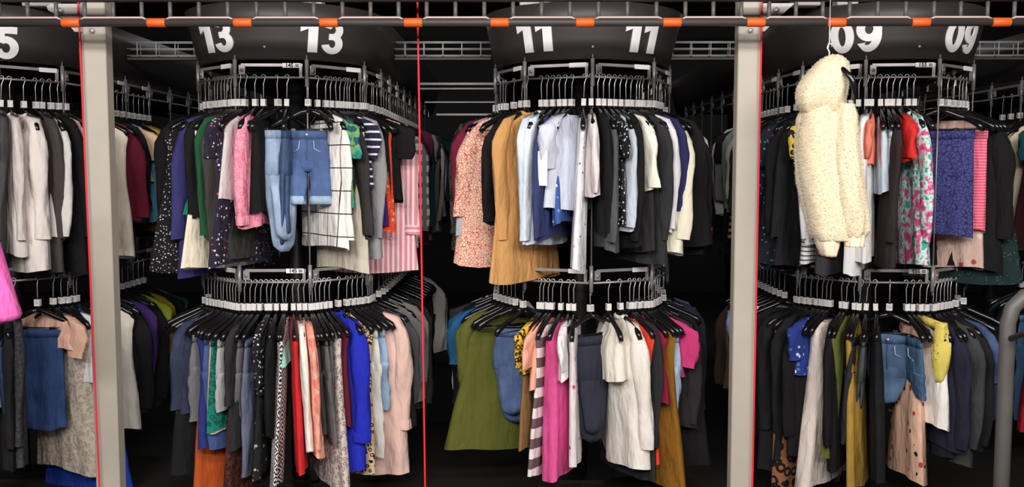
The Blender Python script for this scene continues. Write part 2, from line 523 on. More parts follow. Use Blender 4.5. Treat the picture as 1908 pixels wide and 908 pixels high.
# ------------------------------------------------------------------ garments (local frame: x along hanger, -x/+x shoulders, z up, origin at hanging bar)
NS = 32
def hem_in(mb, ring, rise=.03, k=.88):
    n = len(ring); cx = sum(q[0] for q in ring)/n; cy = sum(q[1] for q in ring)/n
    mb.rings([ring, [(cx+(x-cx)*k, cy+(y-cy)*k, z+rise) for x, y, z in ring]], False, True)
def body_rings(levels, T, rng, fold, wedge, curve=.01):
    k1, k2 = rng.choice((3, 4, 5)), rng.choice((7, 8, 9)); p1, p2 = rng.random()*6.28, rng.random()*6.28
    z0 = levels[0][0]; z1 = levels[-1][0]; rs = []
    for (z, a, bf, cx) in levels:
        t = max(0, (z0-z)/(z0-z1)); ring = []
        for k in range(NS):
            ph = 2*pi*k/NS
            u = a*(abs(cos(ph))**.9)*(1 if cos(ph) > 0 else -1)
            w = T*bf*sin(ph)
            fo = fold*(t**.7)*(cos(k1*ph+p1+t*.6)*.6+cos(k2*ph+p2)*.4)
            w += fo*(1 if True else 0)*abs(sin(ph))**.5*(1 if sin(ph) > 0 else -1)
            u += fo*.8*cos(ph)
            w *= 1+wedge*u/.25
            zz = z + curve*t*cos(2*ph+p1)
            ring.append((cx+u, w, zz))
        rs.append(ring)
    return rs
LASTR = []
def sleeve_mb(side, L, T, rng, zs=-.235, wide=.055, flare=0.0, splay=.05, taper=.72):
    mb = MB(); n = 14; rs = []
    m = 10; sway = rng.uniform(-.012, .012); p = rng.random()*6
    for i in range(m+1):
        t = i/m
        # centreline from shoulder, curving to hang down
        x = .155 + splay*sin(min(1, t*2.2)*pi/2) + .012*sin(t*4+p)
        z = zs + .045 - (L+.03)*t - .0
        if t < .12: x -= (.12-t)*.25
        a = wide*(.75+.25*min(1, t*4)) * (1-(1-taper)*t) + flare*t
        bb = min(T*.92, .045)*(.65+.35*min(1, t*4))*(1-.25*t)
        ring = []
        for k in range(n):
            ph = 2*pi*k/n
            f = 1+.12*sin(3*ph+p+t*9)+.07*sin(11*t+p)+.05*sin(5*ph-t*14)
            ring.append((side*(x+a*f*cos(ph)), (bb*f*sin(ph)+sway*t)*(1 if side > 0 else .75), z-.35*(a*cos(ph))*(1 if t < .15 else .15)))
        rs.append(ring if side > 0 else ring[::-1])
    # cuff opening turned inward
    last = rs[-1]; cxm = sum(q[0] for q in last)/n; cym = sum(q[1] for q in last)/n
    mb.rings(rs, True, False); hem_in(mb, last, .02, .8)
    LASTR[:] = rs[-2:]
    return mb
def cuff_mb():
    mb = MB(); rs = []
    for r, f in ((LASTR[0], .25), (LASTR[1], 1)):
        r2 = [tuple(p[j]*f+q[j]*(1-f) for j in range(3)) for p, q in zip(LASTR[1], LASTR[0])]
        cx = sum(p[0] for p in r2)/len(r2); cy = sum(p[1] for p in r2)/len(r2)
        rs.append([(cx+(x-cx)*1.07, cy+(y-cy)*1.12, z-(.004 if f == 1 else 0)) for x, y, z in r2])
    mb.rings(rs, True, False); hem_in(mb, rs[-1], .02, .8); return mb

def make_garment(kind, key, L, T, rng, o, name=None):
    """L = length below the hanging bar (m)."""
    m = cloth(key); wedge = .45 if not o.get('tw') else .0
    root = empty(name or {'top': 'top', 'short': 'short_sleeved_top', 'tank': 'sleeveless_top', 'dress': 'dress', 'jacket': 'jacket', 'skirt': 'skirt',
                  'trousers': 'trousers', 'jeans': 'jeans', 'shorts': 'shorts', 'scarf': 'scarf'}[kind])
    fl = o.get('flare', .035); a0 = .165 if kind == 'tank' else .195
    a0 *= o.get('wk', 1)
    m2 = cloth(o['m2']) if 'm2' in o else m
    if kind in ('top', 'short', 'tank', 'dress', 'jacket'):
        nw = o.get('nw') or rng.choice((.05, .07, .09, .11, .12) if kind != 'jacket' else (.045, .06))
        if kind == 'tank': nw = max(nw, .09)
        hz = lambda u: -.146-.51*u
        zt = hz(nw); lv = [(zt-.03, nw*.88, .013/T, 0), (zt, nw, .015/T, 0)]
        for f in (.25, .5, .75, 1): u = nw+(a0*.95-nw)*f; lv.append((hz(u), u, (.016+.004*f)/T, 0))
        lv.append((hz(a0)-.03, a0, max(.022/T, .75), 0))
        zz = lv[-1][0]; n = 12
        for i in range(1, n+1):
            t = i/n; z = zz+(-L-zz)*t
            waist = -.012*sin(pi*min(1, t*1.6)) if kind == 'dress' else 0
            lv.append((z, a0*.96+waist+fl*t**1.3, min(1.05, .8+t*.8), 0))
        rs = body_rings(lv, T, rng, min(.018, T*.5), wedge)
        mb = MB(); mb.rings(rs, False, False); hem_in(mb, rs[-1]); mb.build('body', m, root)
        # collar band round the hanger neck
        cb = MB(); pts = [(nw*cos(2*pi*k/20), .016*sin(2*pi*k/20), zt+(0 if cos(2*pi*k/20)**2 > .5 else -.006)) for k in range(20)]
        cb.tube(pts, .004 if kind != 'jacket' else .011, 6, closed=True); cb.build('collar', m2, root)
        ls = o.get('sl')
        if kind in ('top', 'jacket'): ls = ls or min(.56, L-.235)
        if kind == 'short': ls = ls or .17
        if kind == 'dress': ls = ls or 0
        if ls:
            lng = ls > .3; wide = .056 if lng else .064; sp = .05 if lng else .05; tp = .72 if lng else .92
            wide *= o.get('sw', 1)
            for s_ in (-1, 1):
                sleeve_mb(s_, ls, T, rng, wide=wide, splay=sp, taper=tp, flare=o.get('sf', 0)).build('sleeve', m2, root)
                if o.get('cuff'): cuff_mb().build('cuff', cloth(o['cuff']), root)
        if o.get('placket'):
            for i in range(6):
                mb = MB(); z = -.24-i*(L-.30)/6; mb.tube([(a0*.55, -T*1.1-.002, z), (a0*.55, -T*1.1-.008, z)], .005, 8)
                mb.build('button', DIGIT, root)
    elif kind == 'skirt':
        zt = -.262; hw = o.get('hw', .15)
        lv = [(zt, hw, .45, 0), (zt-.03, hw, .5, 0)]
        for i in range(1, 13):
            t = i/12; lv.append((zt-.03+(-L-zt+.03)*t, hw+fl*t, min(1, .55+t*.9), 0))
        rs = body_rings(lv, T, rng, min(.016, T*.45), wedge)
        mb = MB(); mb.rings(rs, True, False); hem_in(mb, rs[-1]); mb.build('body', m, root)
        mb = MB(); rb = []
        for z in (zt+.004, zt-.035):
            rb.append([((hw+.004)*cos(2*pi*k/24), (T*.52+.003)*sin(2*pi*k/24), z) for k in range(24)])
        mb.rings(rb, True, True); mb.build('waistband', m2, root)
    elif kind in ('trousers', 'jeans', 'shorts'):
        zt = -.262; hw = o.get('hw', .165); crotch = zt-.20
        if kind == 'shorts': crotch = zt-.17
        lv = [(zt-.02, hw, .55, 0), (zt-.06, hw+.01, .65, 0), (zt-.12, hw+.018, .8, 0), (crotch, hw+.02, .8, 0), (crotch-.02, hw*.8, .4, 0)]
        rs = body_rings(lv, T, rng, min(.006, T*.2), wedge, .004)
        mb = MB(); mb.rings(rs, True, True); mb.build('seat', m, root)
        if o.get('fold'):
            for q_, (dy_, lf, kf) in enumerate(((-.4, 1.0, 1.0), (.45, .93, .8))):
                lg = MB(); rs = []; ph0 = rng.random()*6; top = crotch+.05; nn = 14
                for i in range(nn+1):
                    t = i/nn; z = top+(-L*lf-top)*t
                    a = (hw+.018)*kf*(1-.42*t**1.4)*(1 if t < .9 else (1-((t-.9)/.1)**2*.55)); bt = T*.62*(1-.35*t)*(1 if t < .93 else .6)
                    rs.append([((hw*.25*(t**1.5)*(1 if q_ else -1)*.6)+a*cos(2*pi*k/20)*(1+.04*sin(3*(2*pi*k/20)+ph0+t*8)), dy_*T*t**.5+bt*sin(2*pi*k/20)*(1+.25*sin(2*(2*pi*k/20)+ph0+t*6)), z) for k in range(20)])
                lg.rings(rs, True, True); lg.build('leg', m, root)
        for s_ in (() if o.get('fold') else (-1, 1)):
            lg = MB(); rs = []; ph0 = rng.random()*6
            top = crotch+.04; wl = (hw+.02)/2; wb = wl*(o.get('leg', .78) if kind != 'shorts' else 1.05)
            nn = 12
            for i in range(nn+1):
                t = i/nn; z = top+(-L-top)*t; a = wl+(wb-wl)*t
                bt = min(T*.85, .05)*(1-.25*t)
                ring = []
                for k in range(16):
                    ph = 2*pi*k/16; f = 1+.07*sin(3*ph+ph0+t*7)+.05*sin(5*ph+ph0-t*16)
                    ring.append((s_*(wl+.002+(.012*t if kind != 'shorts' else .012*t))+a*f*cos(ph), bt*f*sin(ph)*(1+wedge*s_*.35)+.01*t*sin(ph0), z+.006*cos(ph+ph0)))
                rs.append(ring)
            l0 = rs[-1]; cxm = sum(q[0] for q in l0)/16; cym = sum(q[1] for q in l0)/16
            if o.get('fold'):   # folded over: rounded bottom
                for sc, dz in ((.8, -.02), (.4, -.03)): rs.append([(cxm+(q[0]-cxm)*sc, cym+(q[1]-cym)*sc, q[2]+dz) for q in l0])
            else: hem_in(lg, l0)
            lg.rings(rs, True, bool(o.get('fold'))); lg.build('leg', m, root)
            if kind == 'shorts':
                cm = MB(); cr = [[(cxm+(q[0]-cxm)*1.07, cym+(q[1]-cym)*1.15, zz) for q in l0] for zz in (-L+.035, -L-.004)]
                cm.rings(cr, True, True); cm.build('turned_cuff', cloth(('denim', (150, 172, 200))), root)
        mb = MB(); rb = [[((hw+.006)*cos(2*pi*k/24), (T*.6+.004)*sin(2*pi*k/24), z) for k in range(24)] for z in (zt+.004, zt-.036)]
        mb.rings(rb, True, True); mb.build('waistband', m2, root)
        if kind in ('jeans', 'shorts'):
            mb = MB(); tt = T*.85
            mb.tube([(0, -T*.6-.003, zt-.016), (0, -T*.6-.010, zt-.016)], .008, 10); mb.build('button', CHROME, root)
            for s_ in (-1, 1):
                pk = MB()
                pk.tube([(s_*hw*.40, -tt*.93, zt-.045), (s_*hw*.45, -tt*1.0, zt-.085), (s_*hw*.78, -tt*.78, zt-.10)], .0028, 5)
                pk.build('pocket', cloth(('plain', (176, 188, 206))), root)
            sm_ = MB(); sm_.tube([(0, -T*.62-.002, zt-.04), (0, -tt*.98, zt-.10), (0, -tt*.95, crotch+.03)], .003, 5); sm_.build('fly', m, root)
    elif kind == 'scarf':
        mb = MB(); rs = []; zt = -.17; p0 = rng.random()*6
        for i in range(15):
            t = i/14; z = zt+(-L-zt)*t
            a = .016+.026*sin(pi*t)**.8 + (.02 if i == 0 else 0); bb = .022+.018*sin(pi*t)
            rs.append([(.17+a*(1+.2*sin(3*(2*pi*k/14)+t*6+p0))*cos(2*pi*k/14), bb*(1+.2*sin(4*(2*pi*k/14)+p0))*sin(2*pi*k/14), z) for k in range(14)])
        mb.rings(rs, True, True); mb.build('body', m, root)
        kb = MB(); kb.tube([(.0, 0, -.165), (.08, 0, -.18), (.17, 0, -.19), (.185, .0, -.24)], [.014, .02, .024, .018], 8); kb.build('knot', m, root)
    return root

CATN = {'top': 'top', 'short': 'top', 'tank': 'top', 'dress': 'dress', 'jacket': 'jacket', 'skirt': 'skirt', 'trousers': 'trousers', 'jeans': 'jeans', 'shorts': 'shorts', 'scarf': 'scarf'}
# colours
BK = ('plain', (23, 21, 22)); CH = ('plain', (50, 49, 48)); NV = ('plain', (38, 40, 62)); CR = ('plain', (240, 228, 202))
WH = ('plain', (240, 236, 234)); OW = ('plain', (226, 220, 210)); GY = ('plain', (128, 124, 122)); LG = ('plain', (186, 184, 184))
def pl(r, g, b_): return ('plain', (r, g, b_))

GT = {}
GT['13U'] = [
 (300, 'top', BK, 500, 'plain black top at the far left end', {'wk': 1.1}),
 (318, 'dress', ('floral', (34, 30, 34), ((225, 220, 218), (34, 30, 34), (190, 180, 180)), 85, .46), 505, 'black dress with tiny white specks', {'flare': .10, 'wk': 1.15, 'ga': 3}),
 (336, 'tank', pl(24, 176, 108), 405, 'bright green sleeveless top', {'wk': 1.05}),
 (350, 'jacket', pl(60, 58, 120), 520, 'indigo long-sleeved cardigan', {}),
 (362, 'tank', pl(112, 142, 212), 330, 'cornflower blue sleeveless top', {}),
 (371, 'top', BK, 405, 'black cropped long-sleeved top', {}),
 (384, 'dress', CR, 505, 'cream dress with a layered hem', {'flare': .07}),
 (398, 'top', pl(30, 80, 50), 445, 'dark green long-sleeved top', {}),
 (414, 'jacket', pl(58, 58, 52), 485, 'charcoal olive jacket', {}),
 (432, 'dress', ('floral', (40, 38, 54), ((200, 70, 66), (222, 216, 214), (110, 110, 170), (222, 196, 196), (40, 38, 54), (40, 38, 54)), 52, .46), 500, 'navy floral dress with fluttering sleeves', {'sl': .17, 'flare': .06}),
 (448, 'tank', ('plain', (214, 206, 206)), 375, 'pale grey sleeveless knit top', {}),
 (482, 'top', ('leopard', (250, 150, 172), (236, 120, 150), 40), 425, 'pink lace-patterned long-sleeved top', {'gb': 2, 'ga': 2, 'T': .036, 'cuff': pl(250, 150, 170)}),
 (502, 'tank', BK, 400, 'small black camisole beside the pink sleeve', {}),
 (533, 'jeans', ('denim', (142, 162, 190)), 478, 'light blue jeans folded over double', {'tw': -42, 'fold': 1, 'hw': .088, 'T': .055, 'gb': 5, 'ga': 3}),
 (577, 'shorts', ('denim', (70, 94, 140)), 382, 'mid-blue denim shorts with turned-up legs', {'tw': 62, 'hw': .085, 'T': .04, 'gb': 9, 'ga': 9}),
 (560, 'jeans', ('denim', (62, 82, 118)), 470, 'darker blue jeans hanging behind the shorts', {'fold': 1, 'hw': .11, 'T': .035}),
 (622, 'top', ('grid', (238, 232, 224), (50, 46, 48), .11, .05), 465, 'white shirt with black grid lines', {'flare': .06}),
 (640, 'short', ('blotch', ((40, 130, 120), (70, 160, 150), (120, 170, 90), (40, 90, 110)), 14), 385, 'teal tropical-print top', {}),
 (653, 'top', pl(54, 50, 50), 445, 'dark brown-grey long-sleeved top', {}),
 (663, 'dress', pl(206, 196, 176), 508, 'beige dress with a rounded hem', {}),
 (676, 'short', ('hstripe', (38, 40, 66), (232, 230, 230), .036, .74), 350, 'navy tee with thin white stripes', {}),
 (690, 'top', pl(148, 144, 148), 485, 'grey long-sleeved sweater', {}),
 (700, 'tank', pl(66, 38, 110), 420, 'deep purple sleeveless top', {}),
 (714, 'tank', BK, 425, 'black vest beside the orange print', {}),
 (729, 'tank', ('floral', (232, 70, 40), ((250, 150, 70), (200, 40, 30), (250, 110, 60)), 40, .5), 430, 'orange-red floral sleeveless top', {}),
 (740, 'short', BK, 375, 'black tee next to the pink striped shirt', {}),
 (758, 'top', ('vstripe', (240, 140, 154), (244, 222, 222), .026, .55), 505, 'pink and white striped long shirt', {'gb': 9, 'wk': 1.05, 'flare': .05, 'placket': 1, 'cuff': ('hstripe', (240, 140, 154), (244, 222, 222), .026, .55)}),
 (772, 'tank', BK, 410, 'black sleeveless top behind the striped shirt', {}),
]
GT['11U'] = [
 (838, 'top', ('blotch', ((60, 66, 58), (38, 42, 40), (90, 88, 70)), 20), 470, 'dark camouflage long-sleeved top', {}),
 (846, 'jacket', pl(128, 28, 60), 472, 'maroon long-sleeved jacket', {}),
 (860, 'top', pl(176, 184, 200), 470, 'pale blue-grey shirt', {}),
 (888, 'dress', ('cells', (222, 92, 62), (250, 214, 190), 70, .075), 494, 'orange-red dress with cream blossoms', {'ga': 21, 'wk': 1.12, 'T': .055, 'flare': .06, 'sl': .46, 'sf': .02}),
 (942, 'top', BK, 420, 'black top left of the tan cardigan', {}),
 (962, 'jacket', pl(206, 148, 84), 528, 'long tan cardigan', {'ga': 5, 'flare': .09}),
 (987, 'jacket', ('denim', (184, 198, 214)), 460, 'pale washed denim shirt', {}),
 (1003, 'top', pl(212, 222, 230), 455, 'icy blue long-sleeved blouse', {}),
 (1024, 'top', pl(52, 60, 108), 448, 'navy blue sweater with bell sleeves', {'sf': .03}),
 (1040, 'tank', ('floral', (58, 92, 160), ((200, 214, 236), (110, 150, 210)), 30, .4), 420, 'blue floral camisole', {}),
 (1064, 'short', pl(206, 210, 226), 392, 'pale lavender blouse with a white card tag', {'card': 1, 'sl': .22, 'tw': -22, 'gb': 5, 'ga': 4, 'T': .045}),
 (1080, 'dress', ('floral', (226, 224, 226), ((70, 96, 170), (190, 200, 220)), 34, .33), 508, 'narrow white dress with blue print', {'wk': .9}),
 (1110, 'top', pl(224, 212, 210), 365, 'pale pinkish cropped long-sleeved top', {}),
 (1128, 'top', BK, 440, 'black sweater right of the middle rod', {}),
 (1142, 'top', pl(78, 80, 80), 470, 'charcoal grey long-sleeved top', {}),
 (1152, 'short', ('floral', (26, 26, 28), ((228, 226, 228), (190, 190, 196)), 55, .45), 420, 'black and white speckled blouse', {}),
 (1162, 'top', pl(186, 196, 206), 430, 'powder blue narrow long-sleeved top', {}),
 (1175, 'top', BK, 462, 'black top beside the cream blouse', {}),
 (1190, 'top', pl(240, 234, 214), 355, 'cream ruffled blouse', {'sf': .012}),
 (1202, 'dress', pl(44, 40, 44), 470, 'brown-black dress', {}),
 (1216, 'top', pl(46, 46, 48), 492, 'long charcoal sweater', {}),
 (1238, 'top', pl(222, 218, 222), 432, 'white-grey long-sleeved shirt', {}),
 (1256, 'top', pl(44, 44, 92), 400, 'midnight blue sweater', {}),
 (1274, 'top', pl(238, 230, 206), 474, 'ivory long-sleeved sweater', {}),
 (1300, 'jacket', pl(34, 31, 32), 458, 'large black coat', {'gb': 9, 'T': .05, 'wk': 1.12, 'flare': .06}),
 (1318, 'jacket', pl(28, 26, 28), 480, 'black coat with a bright red cuff', {'cuff': pl(232, 34, 60)}),
]
GT['09U'] = [
 (1398, 'top', ('floral', (26, 34, 44), ((40, 160, 170), (160, 60, 110), (30, 110, 130)), 40, .45), 500, 'black top with teal and plum flowers', {}),
 (1418, 'dress', ('floral', (26, 32, 40), ((50, 170, 180), (120, 60, 110)), 36, .4), 492, 'black dress with turquoise print', {'sl': .2}),
 (1440, 'jacket', BK, 440, 'black jacket by the right post', {}),
 (1462, 'top', pl(34, 34, 38), 500, 'black sweater left of the fleece', {}),
 (1480, 'short', ('leopard', (226, 190, 60), (40, 36, 30), 30), 310, 'yellow and black print blouse', {}),
 (1500, 'top', pl(232, 230, 230), 460, 'white top behind the fleece jacket', {}),
 (1520, 'dress', ('hstripe', (236, 234, 234), (70, 70, 74), .022, .72), 495, 'white dress with thin grey stripes', {}),
 (1543, 'top', pl(64, 64, 66), 512, 'dark grey top behind the fleece', {}),
 (1580, 'top', pl(150, 40, 50), 480, 'dark red top behind the fleece', {}),
 (1604, 'top', BK, 440, 'black top between the fleece and white sleeves', {}),
 (1634, 'top', WH, 512, 'white long-sleeved shirt', {'flare': .05}),
 (1650, 'top', pl(244, 238, 236), 488, 'second white shirt beside the coral one', {}),
 (1662, 'short', pl(250, 130, 104), 308, 'coral short-sleeved top', {}),
 (1674, 'tank', ('denim', (190, 208, 226)), 360, 'light blue tie-dyed tank', {}),
 (1686, 'jeans', ('denim', (176, 194, 200)), 462, 'pale green-grey jeans', {'fold': 1}),
 (1703, 'top', pl(50, 42, 40), 502, 'brown-black long-sleeved top', {}),
 (1714, 'short', pl(236, 44, 40), 300, 'scarlet short-sleeved top', {}),
 (1735, 'jacket', ('blotch', ((70, 180, 160), (214, 236, 230), (190, 224, 220), (236, 110, 156), (226, 70, 130)), 27), 500, 'mint and pink tropical-print robe', {'T': .032}),
 (1752, 'skirt', pl(44, 44, 96), 330, 'small indigo skirt', {'hw': .12}),
 (1778, 'skirt', ('cells', (38, 38, 82), (70, 72, 136), 52, .07), 446, 'blue snake-print skirt', {'hw': .15, 'flare': .01, 'tw': 38, 'T': .03, 'gb': 13, 'ga': 5}),
 (1826, 'skirt', ('hstripe', (236, 84, 118), (250, 140, 160), .014, .6), 434, 'pink ribbed skirt', {'hw': .16, 'flare': .01, 'tw': 10, 'T': .03, 'ga': 3, 'gb': 7}),
 (1829, 'tank', ('floral', (206, 170, 156), ((170, 70, 80), (220, 196, 180)), 20, .45), 505, 'dusty pink floral camisole below the skirts', {'wk': .75}),
 (1846, 'top', BK, 505, 'long black sweater at the right', {}),
 (1858, 'dress', ('floral', (28, 46, 46), ((60, 110, 104), (28, 46, 46)), 70, .4), 530, 'dark green sequinned dress', {'flare': .09}),
]
GT['15U'] = [
 (-52, 'top', CH, 480, 'grey top at the very edge', {}), (-30, 'top', BK, 500, 'black top at the very edge', {}),
 (2, 'short', pl(200, 148, 36), 310, 'mustard yellow top', {}),
 (34, 'jacket', pl(74, 72, 74), 505, 'dark grey long jacket', {}),
 (56, 'jacket', pl(210, 200, 194), 478, 'light beige jacket with flap', {}),
 (84, 'jacket', pl(226, 214, 208), 508, 'pinkish-white long coat', {'gb': 4, 'ga': 3, 'T': .06, 'flare': .05}),
 (108, 'top', pl(72, 64, 62), 512, 'taupe brown sweater', {}),
 (131, 'top', pl(222, 218, 212), 446, 'off-white knitted sweater', {}),
 (146, 'top', BK, 512, 'black top next to the left post', {}),
 (168, 'top', pl(190, 160, 150), 500, 'dusty rose top behind the left post', {}),
 (196, 'top', pl(60, 50, 50), 500, 'dark brown top behind the left post', {}),
]
GT['13L'] = [
 (304, 'tank', ('hstripe', (48, 54, 120), (230, 228, 230), .05, .6), 690, 'blue and white banded sleeveless top', {}),
 (318, 'dress', pl(32, 31, 32), 890, 'long black dress at the left end', {'flare': .06}),
 (333, 'jacket', ('denim', (50, 58, 82)), 775, 'dark navy denim jacket', {}),
 (341, 'dress', pl(206, 84, 30), 935, 'orange maxi dress', {'wk': .68, 'flare': .07, 'T': .02}),
 (347, 'trousers', pl(130, 126, 130), 800, 'mid-grey slim trousers', {}),
 (362, 'dress', pl(44, 52, 124), 838, 'indigo blue dress', {}),
 (376, 'jeans', ('denim', (60, 84, 136)), 845, 'blue jeans with straight legs', {}),
 (390, 'skirt', pl(216, 168, 148), 812, 'peach pink pleated skirt', {'hw': .165}),
 (402, 'skirt', ('leopard', (22, 128, 108), (14, 92, 80), 36), 812, 'teal green lace skirt', {'hw': .165}),
 (414, 'trousers', LG, 776, 'light grey trousers', {}),
 (422, 'dress', ('leopard', (88, 46, 36), (50, 26, 24), 40), 935, 'brown lace maxi dress', {'wk': .68, 'flare': .08, 'T': .02}),
 (432, 'dress', ('floral', (44, 43, 44), ((200, 190, 150), (44, 43, 44), (170, 150, 160), (44, 43, 44)), 13, .25), 845, 'black dress with embroidered flower sprays', {'sl': .34}),
 (452, 'trousers', pl(112, 106, 106), 842, 'taupe grey trousers', {}),
 (463, 'trousers', pl(104, 110, 134), 905, 'slate blue trousers', {}),
 (478, 'short', ('floral', (30, 29, 32), ((232, 230, 230), (200, 198, 200)), 48, .44), 740, 'black and white petal-print blouse', {'sl': .24}),
 (492, 'dress', ('floral', (34, 34, 34), ((200, 190, 130), (34, 34, 34), (180, 176, 150)), 24, .35), 905, 'black maxi dress with small yellow flowers', {}),
 (505, 'top', BK, 822, 'black top beside the mint blouse', {}),
 (517, 'tank', pl(140, 206, 190), 690, 'mint green blouse', {}),
 (526, 'dress', ('ikat', (34, 32, 34), (226, 222, 218), .06), 920, 'black and white diamond-pattern maxi dress', {}),
 (537, 'dress', pl(214, 34, 40), 890, 'bright red dress', {'flare': .08}),
 (546, 'top', pl(236, 232, 222), 852, 'long white blouse', {}),
 (560, 'top', ('blotch', ((246, 150, 128), (250, 172, 150), (240, 132, 112)), 7), 862, 'coral tie-front shirt', {}),
 (588, 'trousers', pl(66, 64, 64), 820, 'dark charcoal trousers', {}),
 (602, 'trousers', pl(104, 98, 98), 846, 'taupe wide-legged trousers', {}),
 (616, 'trousers', pl(84, 86, 86), 830, 'iron grey trousers', {}),
 (628, 'dress', ('leopard', (208, 192, 184), (150, 130, 128), 50), 920, 'beige and grey lace dress', {'flare': .06}),
 (640, 'dress', pl(96, 24, 36), 800, 'dark maroon dress', {}),
 (656, 'jacket', pl(34, 44, 190), 880, 'royal blue long-sleeved robe', {'gb': 4, 'ga': 3, 'T': .05, 'cuff': pl(30, 40, 180)}),
 (679, 'dress', ('leopard', (206, 176, 130), (40, 28, 22), 46), 888, 'leopard print dress', {}),
 (698, 'jeans', ('plain', (232, 228, 220)), 862, 'white jeans', {}),
 (712, 'jeans', ('denim', (140, 166, 196)), 770, 'sky blue jeans', {}),
 (733, 'top', pl(230, 190, 176), 886, 'pale pink long-sleeved robe', {'gb': 5, 'T': .05, 'cuff': pl(228, 186, 172)}),
 (753, 'top', BK, 802, 'black top right of the pink robe', {}),
 (770, 'top', pl(72, 72, 76), 760, 'charcoal marl sweater', {}),
]
GT['11L'] = [
 (838, 'short', pl(30, 88, 134), 700, 'bright blue short-sleeved top', {'th': -88, 'sl': .26, 'wk': .95}),
 (852, 'jeans', ('denim', (34, 38, 54)), 800, 'dark navy jeans', {'th': -81}),
 (862, 'dress', pl(92, 94, 34), 835, 'olive green flared dress', {'wk': 1.1, 'th': -74, 'T': .04, 'flare': .12, 'sl': .4}),
 (884, 'jeans', ('denim', (78, 98, 142)), 806, 'folded mid-blue jeans', {'tw': -34, 'fold': 1, 'hw': .095, 'T': .045, 'th': -55}),
 (974, 'dress', pl(140, 100, 58), 846, 'caramel brown dress', {'flare': .03, 'wk': .9, 'th': -32}),
 (993, 'short', ('leopard', (226, 178, 40), (60, 46, 22), 34), 700, 'yellow and black print top', {}),
 (1008, 'short', pl(250, 170, 140), 732, 'peach blouse', {}),
 (1020, 'dress', ('hstripe', (104, 84, 88), (226, 216, 214), .098, .5), 900, 'mauve and white wide-striped dress', {}),
 (1046, 'dress', pl(226, 78, 146), 902, 'long bright pink dress', {'gb': 2, 'ga': 2, 'T': .05, 'sl': .0, 'flare': .05}),
 (1064, 'short', pl(236, 232, 232), 715, 'white short-sleeved tee', {}),
 (1078, 'dress', ('floral', (216, 206, 206), ((210, 50, 110), (216, 206, 206)), 22, .4), 880, 'pale dress with magenta flowers', {}),
 (1098, 'trousers', pl(46, 48, 62), 850, 'dark navy folded trousers', {'fold': 1, 'tw': -56, 'hw': .095, 'T': .05, 'gb': 7, 'ga': 9}),
 (1124, 'tank', pl(228, 220, 206), 720, 'cream satin camisole', {}),
 (1148, 'jacket', pl(226, 218, 208), 884, 'cream-white long coat', {'gb': 5, 'ga': 4, 'T': .07, 'flare': .05}),
 (1184, 'dress', pl(236, 60, 36), 874, 'red-orange dress', {}),
 (1206, 'top', pl(40, 40, 42), 900, 'charcoal black maxi cardigan', {}),
 (1226, 'dress', pl(160, 28, 62), 756, 'crimson dress', {}),
 (1246, 'dress', pl(150, 98, 26), 915, 'ochre brown maxi dress', {'flare': .06, 'ga': 2}),
 (1264, 'jeans', ('denim', (150, 170, 196)), 830, 'faded light-blue jeans', {}),
 (1282, 'short', pl(226, 60, 130), 702, 'hot pink top', {'sl': .2, 'wk': .85}),
 (1296, 'top', pl(50, 44, 46), 800, 'dark plum-grey top', {}),
 (1316, 'jacket', pl(24, 22, 23), 862, 'large black overcoat', {'gb': 9, 'T': .05, 'wk': 1.1, 'flare': .07}),
]
GT['09L'] = [
 (1404, 'jacket', pl(28, 26, 27), 870, 'long black wool coat', {'flare': .05}),
 (1424, 'dress', ('leopard', (150, 96, 60), (34, 24, 20), 18), 912, 'brown animal-print maxi dress', {}),
 (1448, 'jacket', pl(30, 29, 31), 862, 'black coat with cream collar', {'m2': pl(30, 29, 31), 'flare': .04}),
 (1480, 'top', pl(26, 25, 26), 850, 'black top left of the cream dress', {}),
 (1504, 'short', ('floral', (40, 60, 140), ((210, 220, 236), (80, 110, 190)), 30, .42), 700, 'blue and white floral top', {}),
 (1528, 'dress', pl(232, 216, 206), 915, 'pale cream long dress', {'flare': .10, 'wk': .85, 'T': .05, 'ga': 3, 'gb': 2}),
 (1556, 'top', BK, 880, 'black maxi top beside the mustard dress', {}),
 (1598, 'dress', pl(172, 134, 50), 915, 'mustard yellow maxi dress', {}),
 (1584, 'dress', pl(96, 104, 42), 860, 'olive maxi dress', {}),
 (1620, 'trousers', pl(44, 44, 46), 840, 'washed black trousers', {}),
 (1640, 'trousers', pl(74, 76, 80), 800, 'grey folded leggings', {'fold': 1}),
 (1660, 'dress', pl(28, 27, 29), 905, 'black maxi dress with plain hem', {}),
 (1690, 'jeans', ('denim', (70, 96, 128)), 778, 'slate blue folded jeans', {'tw': 70, 'fold': 1, 'hw': .08, 'T': .045, 'gb': 5, 'ga': 6}),
 (1712, 'jeans', ('denim', (60, 90, 122)), 740, 'petrol blue jeans', {}),
 (1728, 'dress', ('floral', (226, 178, 150), ((40, 34, 34), (200, 60, 50), (226, 178, 150)), 20, .42), 915, 'peach dress with dark flowers', {'wk': .6, 'flare': .09}),
 (1736, 'scarf', ('floral', (226, 204, 92), ((60, 52, 40), (150, 110, 50)), 38, .3), 720, 'yellow floral scarf', {}),
 (1752, 'dress', pl(238, 232, 226), 806, 'white sleeveless dress', {}),
 (1774, 'top', pl(36, 38, 56), 845, 'dark navy cardigan', {}),
 (1793, 'trousers', pl(34, 34, 44), 862, 'ink blue trousers', {}),
 (1808, 'top', pl(62, 64, 64), 875, 'charcoal marl long cardigan', {}),
 (1826, 'top', pl(30, 30, 32), 850, 'black knit cardigan', {}),
 (1842, 'jacket', ('denim', (54, 70, 104)), 722, 'dark denim jacket', {}),
 (1856, 'top', pl(36, 40, 84), 790, 'royal navy sweater', {}),
]
